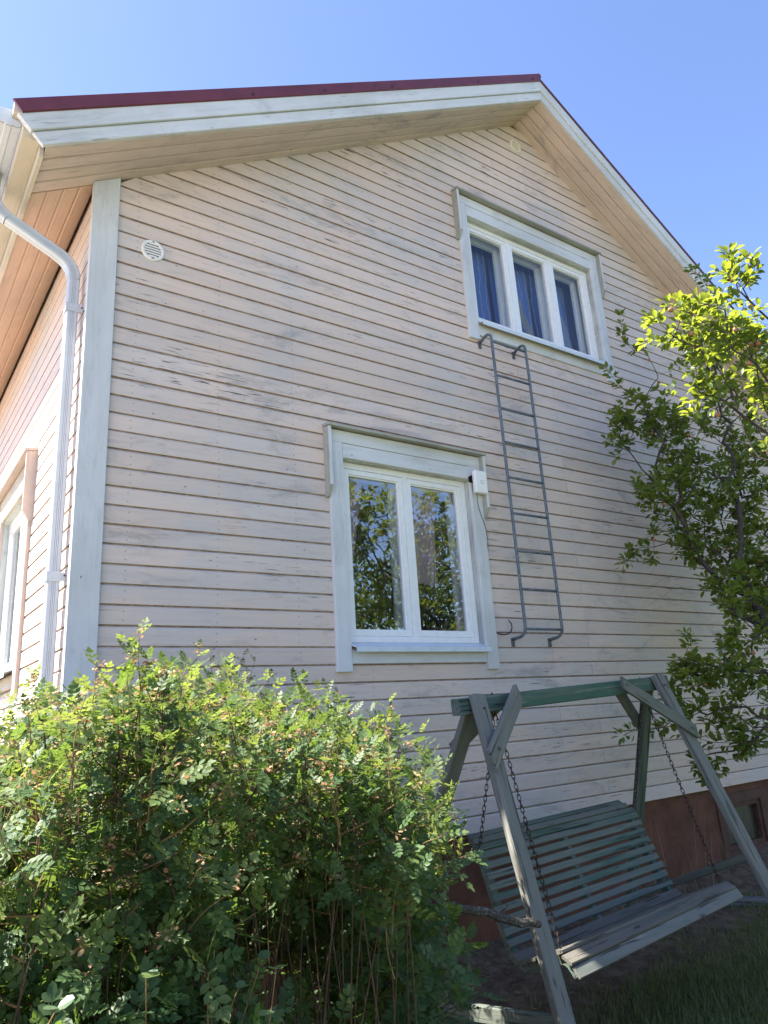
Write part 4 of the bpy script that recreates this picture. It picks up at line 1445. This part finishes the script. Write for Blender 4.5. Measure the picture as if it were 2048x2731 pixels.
# quads with a repeated corner are not legal: split the template into triangles
def tri(F):
    out = []
    for q in F:
        q = [int(i) for i in q]
        u = []
        for i in q:
            if i not in u:
                u.append(i)
        if len(u) == 3:
            out.append(u)
        elif len(u) == 4:
            out += [[u[0], u[1], u[2]], [u[0], u[2], u[3]]]
    return np.array(out)
CV, CF = compound(4)
CF = tri(CF)
CV3, CF3 = compound(3, True)
CF3 = tri(CF3)
CVL, CFL = compound(4, True)
CFL = tri(CFL)

rose = thing('rose_bush', 'dense thicket of small-leaved wild rose with brown withered blooms', 'rose bush')
canes = MB()
leafP, leafD, leafU, leafS, leafY = [], [], [], [], []
flP = []
rr = random.Random(21)
def add_leaf(p, d, up, s_, young):
    leafP.append(tuple(p)); leafD.append(tuple(d)); leafU.append(tuple(up)); leafS.append(s_); leafY.append(young)

def twig(p, d, L, r, young, depth):
    """one leafy twig"""
    n_ = max(3, int(L / 0.032))
    pts = [Vector(p)]
    d = Vector(d).normalized()
    for i in range(n_):
        d = (d + Vector((rr.gauss(0, 0.10), rr.gauss(0, 0.10), rr.gauss(0.05, 0.07)))).normalized()
        pts.append(pts[-1] + d * (L / n_))
    canes.tube(pts, [r * (1 - 0.75 * i / n_) for i in range(n_ + 1)], 4, 1 if young else 0, cap=False)
    az = rr.uniform(0, 6.28)
    for i in range(1, n_ + 1):
        az += 2.4
        for rep in range(2 if i == n_ else 1):
            a = az + rep * 1.3
            dd = (pts[i] - pts[i - 1]).normalized()
            side = dd.orthogonal().normalized()
            side = Matrix.Rotation(a, 3, dd) @ side
            ld = (side * 1.0 + dd * (0.45 if i < n_ else 1.2) + Vector((0, 0, 0.12))).normalized()
            y_ = young and i > n_ * 0.45
            sz = rr.uniform(0.050, 0.086) * (0.8 if i == n_ else 1.0) * (1.0 + 0.45 * min(1.0, max(0.0, (1.35 - pts[i].z) / 0.5)))
            add_leaf(pts[i], ld, (dd + Vector((0, 0, 0.9)) + Vector((rr.gauss(0, .25), rr.gauss(0, .25), 0))), sz, y_)
    if depth > 0 and rr.random() < (0.75 if pts[-1].x < 0.35 else 0.25) and pts[-1].z > 1.05:
        flP.append(tuple(pts[-1]))
    return pts

for ci in range(275):
    while True:
        x, y = rr.uniform(-1.25, 1.85), rr.uniform(-2.75, -1.0)
        ang = (x - CAM[0]) / (y - CAM[1])
        if ang < 0.725 and x < 1.5 and (x - CAM[0]) ** 2 + (y - CAM[1]) ** 2 > 3.2:
            break
    zt = float(bush_top(x, y)) - abs(rr.gauss(0.0, 0.14)) - 0.04
    if y > -1.35:
        zt += 0.10
    gz = float(ground_h(x, y))
    lx, ly = rr.gauss(0, 0.16), rr.gauss(-0.04, 0.14)
    H = zt - gz
    pts = []
    for i in range(13):
        t = i / 12
        pts.append(Vector((x - lx * (1 - t) ** 1.2 * 1.0 + 0.02 * math.sin(7 * t + ci), y - ly * (1 - t) + 0.02 * math.cos(6 * t + ci * 2), gz + H * t)))
    young = rr.random() < 0.6
    canes.tube(pts, [0.0042 * (1 - 0.7 * i / 12) for i in range(13)], 5, 0, cap=False)
    # leafy side twigs over the upper part
    t = rr.uniform(0.22, 0.40)
    while t < 0.99:
        j = min(11, int(t * 12))
        p = pts[j].lerp(pts[j + 1], t * 12 - j)
        a = rr.uniform(0, 6.28)
        el_ = rr.uniform(0.0, 0.7)
        hole = math.sin(3.1 * p.x + 0.7) * math.sin(3.3 * p.z + 2.1 * p.y + 0.5) + 0.35 * math.sin(7.3 * p.x + 5.1 * p.z)
        low_ = max(0.0, (1.05 - p.z) / 0.6)
        if hole < -0.75 + (0.95 if p.x > 0.15 else 0.40) * low_:
            t += 0.05
            continue
        twig(p, (math.cos(a), math.sin(a), el_), rr.uniform(0.14, 0.30), 0.0026, young and t > 0.72, 1)
        t += rr.uniform(0.028, 0.055)
    for q in range(3):
        twig(pts[-1] - Vector((0, 0, 0.05 * q)), (rr.gauss(0, 0.25), rr.gauss(0, 0.25), 1.0), rr.uniform(0.12, 0.24), 0.0026, young, 1)
# long leading shoots that stand clear of the mass
for (x, y, ztop) in ((-0.20, -2.25, 1.85), (-0.02, -1.9, 1.80), (-0.43, -2.3, 1.70), (0.03, -1.85, 1.79), (0.16, -2.0, 1.78), (0.37, -1.5, 1.86), (0.32, -1.4, 1.80), (0.45, -1.55, 1.77), (0.56, -1.3, 1.78), (0.36, -1.9, 1.72), (0.52, -1.8, 1.64), (0.62, -1.75, 1.70), (0.86, -1.35, 1.72), (0.98, -1.4, 1.60), (0.72, -1.95, 1.58), (0.90, -1.9, 1.52), (1.02, -1.95, 1.50), (1.22, -1.85, 1.44), (1.12, -2.0, 1.44), (1.30, -1.75, 1.34), (-0.55, -2.2, 1.66), (0.70, -0.38, 2.02), (0.78, -0.40, 2.0), (0.86, -0.38, 1.95), (0.62, -0.42, 1.93), (0.97, -0.40, 1.86), (0.74, -0.45, 1.9), (0.82, -0.34, 1.86), (1.74, -0.40, 1.72), (1.80, -0.38, 1.58)):
    zb_ = ztop - 0.45
    pts = twig((x + rr.gauss(0, 0.03), y, zb_), (rr.gauss(0, 0.08), rr.gauss(0, 0.08), 1.0), 0.42, 0.0036, rr.random() < 0.85 or True, 0)
# low sparse sprays by the swing and at the foot of the bush
for i in range(45):
    x, y = rr.uniform(0.2, 1.5), rr.uniform(-2.3, -1.1)
    if (x - CAM[0]) / (y - CAM[1]) > 0.75:
        continue
    z = rr.uniform(0.15, 0.85)
    a = rr.uniform(0, 6.28)
    twig((x, y, z), (math.cos(a), math.sin(a), rr.uniform(-0.3, 0.7)), rr.uniform(0.14, 0.32), 0.0024, False, 0)
for i in range(24):
    x, y = rr.uniform(-1.3, 1.6), rr.uniform(-2.2, -1.0)
    if (x - CAM[0]) / (y - CAM[1]) > 0.70:
        continue
    gz = float(ground_h(x, y))
    canes.tube([(x, y, gz), (x + rr.gauss(0, 0.06), y + rr.gauss(0, 0.06), gz + 0.5), (x + rr.gauss(0, 0.15), y + rr.gauss(0, 0.15), gz + rr.uniform(0.8, 1.3))], [0.006, 0.005, 0.002], 5, 0, cap=False)
canes.build('canes', [M['rose_cane'], M['rose_shoot']], rose)
LP, LD, LU, LS, LY = np.array(leafP), np.array(leafD), np.array(leafU), np.array(leafS), np.array(leafY)
dist = np.linalg.norm(LP - CAM, axis=1)
# nothing in front of the lens
keep = dist > 1.35
LP, LD, LU, LS, LY, dist = LP[keep], LD[keep], LU[keep], LS[keep], LY[keep], dist[keep]
R = frames(LD, LU)
def view_xy(P):
    d_ = P - CAM
    zc = d_ @ np.array(_f)
    return IMW / 2 + PPX + FPX * (d_ @ np.array(_r2)) / zc, IMH / 2 + PPY - FPX * (d_ @ np.array(_u2)) / zc
front = np.argsort(dist / LS)              # those that show largest
px, py = view_xy(LP)
inside = (px > -20) & (px < IMW) & (py > 0) & (py < IMH + 20)
pick = [i for i in front if inside[i]][:300]
pickset = np.zeros(len(LP), bool)
pickset[pick] = True
rest = ~pickset
Va, Fa = place(CVL, CFL, R[rest & ~LY], LP[rest & ~LY], LS[rest & ~LY])
Vb, Fb = place(CV3, CF3, R[rest & LY], LP[rest & LY], LS[rest & LY])
o = soup('foliage', np.vstack([Va, Vb]), np.vstack([Fa, Fb + len(Va)]), [M['rose_leaf'], M['rose_young']], np.r_[np.zeros(len(Fa)), np.ones(len(Fb))], rose)
o['kind'] = 'stuff'
def leaf_meshes(name, tv, tf, mats):
    res = []
    for m in mats:
        me = bpy.data.meshes.new(name)
        me.from_pydata(tv.tolist(), [], tf.tolist())
        me.materials.append(m)
        res.append(me)
    return res
def leaf_parts(parent, P, R, S, which, me_of):
    for i in which:
        o = bpy.data.objects.new('leaf', me_of(i))
        COL.objects.link(o)
        o.parent = parent
        r = R[i] * S[i]
        o.matrix_local = Matrix(((r[0, 0], r[0, 1], r[0, 2], P[i, 0]), (r[1, 0], r[1, 1], r[1, 2], P[i, 1]), (r[2, 0], r[2, 1], r[2, 2], P[i, 2]), (0, 0, 0, 1)))
ml, my = leaf_meshes('rose_leaf', CV, CF, [M['rose_leaf'], M['rose_young']])
leaf_parts(rose, LP, R, LS, pick, lambda i: my if LY[i] else ml)
# withered blooms
FP = np.array(flP)
nf = len(FP)
pv, pf = leaflet(1.0, 0.55)
pf = tri(pf)
PV, PFc = [], []
P_, D_, S_ = [], [], []
for p in FP:
    for q in range(rr.randint(8, 15)):
        a = rr.uniform(0, 6.28)
        P_.append(p + np.array([rr.gauss(0, .010), rr.gauss(0, .010), rr.gauss(0, .009)]))
        D_.append((math.cos(a), math.sin(a), rr.uniform(-0.7, 0.9)))
        S_.append(rr.uniform(0.009, 0.020))
if nf:
    D_ = np.array(D_)
    V, F = place(pv, pf, frames(D_, np.tile([0, 0, 1.0], (len(D_), 1)) + RNG.normal(0, 0.5, D_.shape)), np.array(P_), np.array(S_))
    o = soup('withered_blooms', V, F, M['withered'], None, rose)
    o['kind'] = 'stuff'
pivot(rose, (0.3, -1.9, float(ground_h(0.3, -1.9))))

# snowberry-like shrub with round leaves in front of the roses
sb = thing('round_leaved_shrub', 'low shrub with pale round leaves in front of the rose thicket', 'shrub')
tw_ = MB()
P_, D_, U_, S_ = [], [], [], []
for i in range(30):
    x, y = rr.uniform(-0.95, -0.15), rr.uniform(-3.05, -2.55)
    gz = float(ground_h(x, y))
    z1 = rr.uniform(0.62, 1.08)
    pts = [Vector((x, y, gz)), Vector((x + rr.gauss(0, .05), y + rr.gauss(0, .05), gz + (z1 - gz) * 0.6)), Vector((x + rr.gauss(0.05, .10), y + rr.gauss(0, .10), z1))]
    tw_.tube(pts, [0.004, 0.003, 0.0012], 5, cap=False)
    for t in np.linspace(0.5, 1.0, 9):
        p = pts[1].lerp(pts[2], (t - 0.6) / 0.4) if t > 0.6 else pts[0].lerp(pts[1], t / 0.6)
        for s_ in (-1, 1):
            a = rr.uniform(0, 6.28)
            P_.append(tuple(p)); D_.append((math.cos(a), math.sin(a), rr.uniform(-0.1, 0.5))); U_.append((rr.gauss(0, .3), rr.gauss(0, .3), 1)); S_.append(rr.uniform(0.024, 0.042))
tw_.build('twigs', M['rose_shoot'], sb)
rv = np.array([(0, 0, 0), (0.15, 0.30, 0.02), (0.5, 0.45, 0.04), (0.85, 0.30, 0.02), (1.0, 0, -0.02), (0.85, -0.30, 0.02), (0.5, -0.45, 0.04), (0.15, -0.30, 0.02), (0.5, 0, -0.03)])
rf = np.array([(8, 0, 1), (8, 1, 2), (8, 2, 3), (8, 3, 4), (8, 4, 5), (8, 5, 6), (8, 6, 7), (8, 7, 0)])
P_, D_, U_, S_ = map(np.array, (P_, D_, U_, S_))
Rr = frames(D_, U_)
di = np.linalg.norm(P_ - CAM, axis=1)
order = np.argsort(di / S_)
pick, rest_ = order[:300], order[300:]
me_round = leaf_meshes('round_leaf', rv, rf, [M['round_leaf']])[0]
leaf_parts(sb, P_, Rr, S_, pick, lambda i: me_round)
if len(rest_):
    V, F = place(rv, rf, Rr[rest_], P_[rest_], S_[rest_])
    o = soup('foliage', V, F, M['round_leaf'], None, sb)
    o['kind'] = 'stuff'
pivot(sb, (-0.5, -2.8, float(ground_h(-0.5, -2.8))))

# ------------------------------------------------------------------ apple tree
def apple_leaf():
    mid = [(0, 0, 0), (0.22, 0, 0.0), (0.5, 0, -0.01), (0.78, 0, -0.05), (1.0, 0, -0.13)]
    le = [(0.18, 0.20, 0.07), (0.48, 0.29, 0.09), (0.78, 0.20, 0.02)]
    ri = [(a, -b, c) for a, b, c in le]
    tv = np.array(mid + le + ri)
    tf = np.array([(0, 1, 5, 5), (1, 2, 6, 5), (2, 3, 7, 6), (3, 4, 7, 7), (0, 8, 1, 1), (1, 8, 9, 2), (2, 9, 10, 3), (3, 10, 4, 4)])
    return tv, tri(tf)
AV, AF = apple_leaf()

def grow(base, fork, attractors, rs, step=0.11):
    nodes = [Vector(base)]
    par = [-1]
    nT = 8
    for i in range(1, nT + 1):
        t = i / nT
        nodes.append(Vector(base).lerp(Vector(fork), t) + Vector((rs.gauss(0, .02), rs.gauss(0, .02), 0)))
        par.append(len(nodes) - 2)
    cost = [0.0] * len(nodes)
    for i in range(1, len(nodes)):
        cost[i] = 0.0
    A = sorted(attractors, key=lambda q: (Vector(q) - Vector(fork)).length + rs.uniform(0, 0.5))
    tips = []
    arr = np.array([tuple(q) for q in nodes])
    carr = np.array(cost)
    for q in A:
        q = Vector(q)
        ok = np.arange(len(arr)) >= 5
        d_ = np.linalg.norm(arr - np.array(q), axis=1) + 0.32 * carr + np.where(ok, 0, 99)
        j = int(np.argmin(d_))
        p = Vector(arr[j])
        L = (q - p).length
        n_ = max(1, int(round(L / step)))
        prev = j
        perp = (q - p).orthogonal().normalized() if L > 1e-4 else Vector((0, 0, 1))
        perp = Matrix.Rotation(rs.uniform(0, 6.28), 3, (q - p).normalized()) @ perp
        bow = rs.uniform(-0.05, 0.05) * L
        new = []
        for i in range(1, n_ + 1):
            t = i / n_
            c_ = p.lerp(q, t) + perp * bow * math.sin(math.pi * t) + Vector((0, 0, 0.03 * L * math.sin(math.pi * t)))
            c_ += Vector((rs.gauss(0, .010), rs.gauss(0, .010), rs.gauss(0, .010)))
            nodes.append(c_)
            par.append(prev)
            prev = len(nodes) - 1
            new.append(tuple(c_))
        tips.append(prev)
        arr = np.vstack([arr, np.array(new)])
        c0 = carr[j]
        carr = np.r_[carr, [c0 + step * (i + 1) for i in range(n_)]]
    # pipe model radii
    cnt = np.zeros(len(nodes))
    for t in tips:
        j = t
        while j >= 0:
            cnt[j] += 1
            j = par[j]
    return nodes, par, cnt, tips

def tree_meshes(nodes, par, cnt, r0, rexp=0.5):
    mb = MB()
    kids = {}
    for i, p in enumerate(par):
        kids.setdefault(p, []).append(i)
    rad = lambda i: r0 * max(1.0, cnt[i]) ** rexp
    done = set()
    starts = [(0, None)]
    while starts:
        i, prev = starts.pop()
        pts, rd = [], []
        if prev is not None:
            pts.append(nodes[prev]); rd.append(rad(i))
        while True:
            pts.append(nodes[i]); rd.append(rad(i))
            ks = kids.get(i, [])
            if not ks:
                rd[-1] *= 0.5
                break
            ks = sorted(ks, key=lambda q: -cnt[q])
            for q in ks[1:]:
                starts.append((q, i))
            i = ks[0]
        if len(pts) > 1:
            mb.tube(pts, rd, 7 if max(rd) > 0.012 else 4, cap=False)
    return mb

rs = random.Random(17)
DENS = 2.7
att = []
def blob(c, r, n_):
    for _ in range(int(n_ * DENS)):
        while True:
            q = [rs.uniform(-1, 1) for _ in range(3)]
            if sum(v * v for v in q) < 1:
                break
        att.append(tuple(c[i] + q[i] * r[i] for i in range(3)))
def line(a, b, n_, j=0.05):
    for i in range(n_):
        t = (i + 1) / n_
        att.append(tuple(a[k_] + (b[k_] - a[k_]) * t + rs.gauss(0, j) for k_ in range(3)))
DENS = 1.7
# sunlit front of the crown
blob((3.30, -2.13, 3.98), (0.20, 0.20, 0.20), 12)
blob((3.62, -2.30, 3.95), (0.30, 0.28, 0.33), 34)
blob((3.62, -2.48, 4.30), (0.14, 0.16, 0.16), 10)
blob((4.05, -2.40, 3.70), (0.42, 0.35, 0.55), 55)
blob((3.50, -2.10, 3.55), (0.22, 0.20, 0.22), 14)
blob((3.98, -2.30, 3.15), (0.26, 0.26, 0.22), 16)
blob((4.70, -2.55, 3.90), (0.60, 0.55, 0.75), 60)
blob((5.40, -2.50, 3.70), (0.60, 0.60, 0.80), 40)
blob((4.40, -2.60, 2.75), (0.45, 0.40, 0.40), 26)
blob((5.10, -2.70, 2.60), (0.60, 0.50, 0.60), 30)
DENS = 2.5
# shaded side by the wall
line((5.55, -0.80, 4.10), (5.02, -0.55, 5.32), 11, 0.05)
line((5.50, -0.80, 4.00), (4.66, -0.50, 4.72), 7, 0.05)
line((6.75, -1.05, 5.10), (5.82, -1.00, 6.06), 10, 0.06)
blob((4.98, -0.62, 4.20), (0.30, 0.15, 0.30), 18)
blob((4.72, -0.55, 4.02), (0.16, 0.10, 0.28), 9)
blob((5.35, -0.75, 3.95), (0.42, 0.22, 0.42), 34)
blob((4.98, -0.75, 3.42), (0.42, 0.22, 0.25), 30)
blob((5.55, -0.90, 3.35), (0.55, 0.28, 0.40), 44)
blob((6.20, -0.90, 4.30), (0.50, 0.30, 0.70), 40)
blob((5.75, -1.00, 4.90), (0.35, 0.25, 0.30), 18)
line((4.95, -0.75, 3.15), (4.47, -0.52, 2.70), 8, 0.04)
line((4.90, -0.70, 3.20), (4.85, -0.60, 2.70), 5, 0.04)
blob((5.55, -0.85, 2.85), (0.50, 0.20, 0.16), 20)
blob((6.20, -0.90, 3.00), (0.45, 0.30, 0.50), 26)
line((5.35, -1.2, 2.6), (4.85, -1.15, 2.45), 5, 0.05)
blob((6.10, -1.10, 3.60), (0.60, 0.30, 0.50), 40)
blob((5.70, -1.10, 2.60), (0.55, 0.25, 0.30), 26)
blob((5.20, -0.80, 2.95), (0.35, 0.18, 0.22), 16)
blob((4.95, -1.35, 2.10), (0.35, 0.20, 0.30), 18)
blob((5.45, -1.05, 2.40), (0.50, 0.20, 0.25), 22)
blob((6.10, -1.05, 2.45), (0.40, 0.20, 0.45), 22)
# low boughs beside the swing
line((5.05, -1.35, 2.50), (4.62, -1.30, 1.95), 6, 0.03)
blob((4.55, -1.32, 1.72), (0.36, 0.20, 0.22), 22)
blob((4.12, -1.20, 1.62), (0.20, 0.14, 0.24), 16)
line((4.15, -1.25, 1.75), (4.08, -1.33, 2.04), 4, 0.02)
blob((4.60, -1.25, 1.32), (0.34, 0.18, 0.22), 18)
blob((4.34, -1.10, 1.02), (0.16, 0.10, 0.12), 7)
line((4.30, -1.0, 1.30), (3.83, -0.82, 1.33), 5, 0.03)
blob((5.10, -1.40, 1.50), (0.40, 0.30, 0.50), 18)
nodes, par, cnt, tips = grow((5.35, -2.05, -0.3), (5.15, -1.85, 1.75), att, rs)
apple = thing('apple_tree', 'apple tree with unripe fruit, sunlit above and shaded along the wall', 'apple tree')
mb = tree_meshes(nodes, par, cnt, 0.0016, 0.48)
mb.build('trunk', M['bark'], apple, True)
P_, D_, U_, S_ = [], [], [], []
apples = []
tipset = set(tips)
for t in tips:
    j = t
    k_ = 0
    while j > 8 and k_ < 5 and cnt[j] <= 4:
        p = nodes[j]
        pd = (nodes[j] - nodes[par[j]]).normalized()
        nl = rs.randint(6, 9) if k_ == 0 else rs.randint(3, 6)
        az = rs.uniform(0, 6.28)
        for q in range(nl):
            az += 2.4
            sd = Matrix.Rotation(az, 3, pd) @ pd.orthogonal().normalized()
            ld = (sd + pd * (0.7 if k_ == 0 else 0.3) + Vector((0, 0, 0.25))).normalized()
            off = ld * rs.uniform(0.012, 0.03)
            P_.append(tuple(p + off + pd * rs.uniform(-0.05, 0.02))); D_.append(tuple(ld))
            U_.append((rs.gauss(0, .35), rs.gauss(0, .35), 1.0)); S_.append(rs.uniform(0.044, 0.074))
        j = par[j]
        k_ += 1
    if rs.random() < 0.11:
        apples.append((nodes[t], rs.random()))
P_, D_, U_, S_ = map(np.array, (P_, D_, U_, S_))
RA = frames(D_, U_)
di = np.linalg.norm(P_ - CAM, axis=1)
px, py = view_xy(P_)
inside = (px > 0) & (px < IMW) & (py > 0) & (py < IMH) & (((P_ - CAM) @ np.array(_f)) > 0)
order = np.argsort(np.where(inside, di / S_, 1e9))
pick, rest_ = order[:300], order[300:]
V, F = place(AV, AF, RA[rest_], P_[rest_], S_[rest_])
o = soup('crown', V, F, M['apple_leaf'], None, apple, True)
o['kind'] = 'stuff'
me_al = leaf_meshes('apple_leaf', AV, AF, [M['apple_leaf']])[0]
me_al.polygons.foreach_set('use_smooth', [True] * len(me_al.polygons))
leaf_parts(apple, P_, RA, S_, pick, lambda i: me_al)
mb = MB()
nS, nR = 10, 7
vs_ = []
for i in range(nR + 1):
    th = math.pi * i / nR
    r_ = math.sin(th) * (1.0 + 0.06 * math.cos(th))
    z_ = math.cos(th) * 0.92 - 0.16 * math.exp(-((th) / 0.45) ** 2) + 0.10 * math.exp(-((math.pi - th) / 0.4) ** 2)
    for k_ in range(nS):
        vs_.append((r_ * math.cos(2 * math.pi * k_ / nS), r_ * math.sin(2 * math.pi * k_ / nS), z_))
fs_ = [(i * nS + k_, i * nS + (k_ + 1) % nS, (i + 1) * nS + (k_ + 1) % nS, (i + 1) * nS + k_) for i in range(nR) for k_ in range(nS)]
mb.add(vs_, fs_)
mb.tube([(0, 0, 0.75), (0.08, 0, 1.5)], 0.07, 4)
ma = [mb.mesh('apple', M['apple_red'], True), mb.mesh('apple', M['apple_green'], True)]
for p, q in apples:
    shaded = p.y > -1.6
    o = bpy.data.objects.new('apple', ma[1] if (q < 0.65) == shaded else ma[0])
    COL.objects.link(o)
    o.parent = apple
    o.location = p + Vector((0, 0, -0.045))
    o.scale = (0.0185,) * 3 if not shaded else (0.017,) * 3
    o.rotation_euler = (rs.gauss(0, .3), rs.gauss(0, .3), rs.uniform(0, 6))
pivot(apple, (5.35, -2.05, float(ground_h(5.35, -2.05))))

# a tree farther off behind the viewpoint, seen only in the window glass
rs = random.Random(29)
att = []
DENS = 1.0
blob((13.0, -9.5, 4.6), (3.2, 3.0, 2.6), 170)
blob((9.6, -11.5, 3.6), (2.0, 2.0, 2.2), 80)
blob((16.5, -6.0, 4.4), (3.0, 3.0, 2.6), 120)
nodes, par, cnt, tips = grow((12.0, -10.0, -0.5), (12.0, -10.0, 2.0), att, rs, 0.35)
far = thing('garden_tree', 'broad leafy tree across the garden, mirrored in the window glass', 'tree')
tree_meshes(nodes, par, cnt, 0.010, 0.5).build('trunk', M['bark'], far, True)
n = 24000
tp = np.array([tuple(nodes[t]) for t in tips])
P_ = tp[RNG.integers(0, len(tp), n)] + RNG.normal(0, 0.32, (n, 3))
D_ = RNG.normal(0, 1, (n, 3))
V, F = place(AV, AF, frames(D_, RNG.normal(0, .5, (n, 3)) + np.array([0, 0, 1.0])), P_, RNG.uniform(0.12, 0.2, n))
o = soup('crown', V, F, M['far_leaf'], None, far)
o['kind'] = 'stuff'
pivot(far, (12.0, -10.0, -0.4))
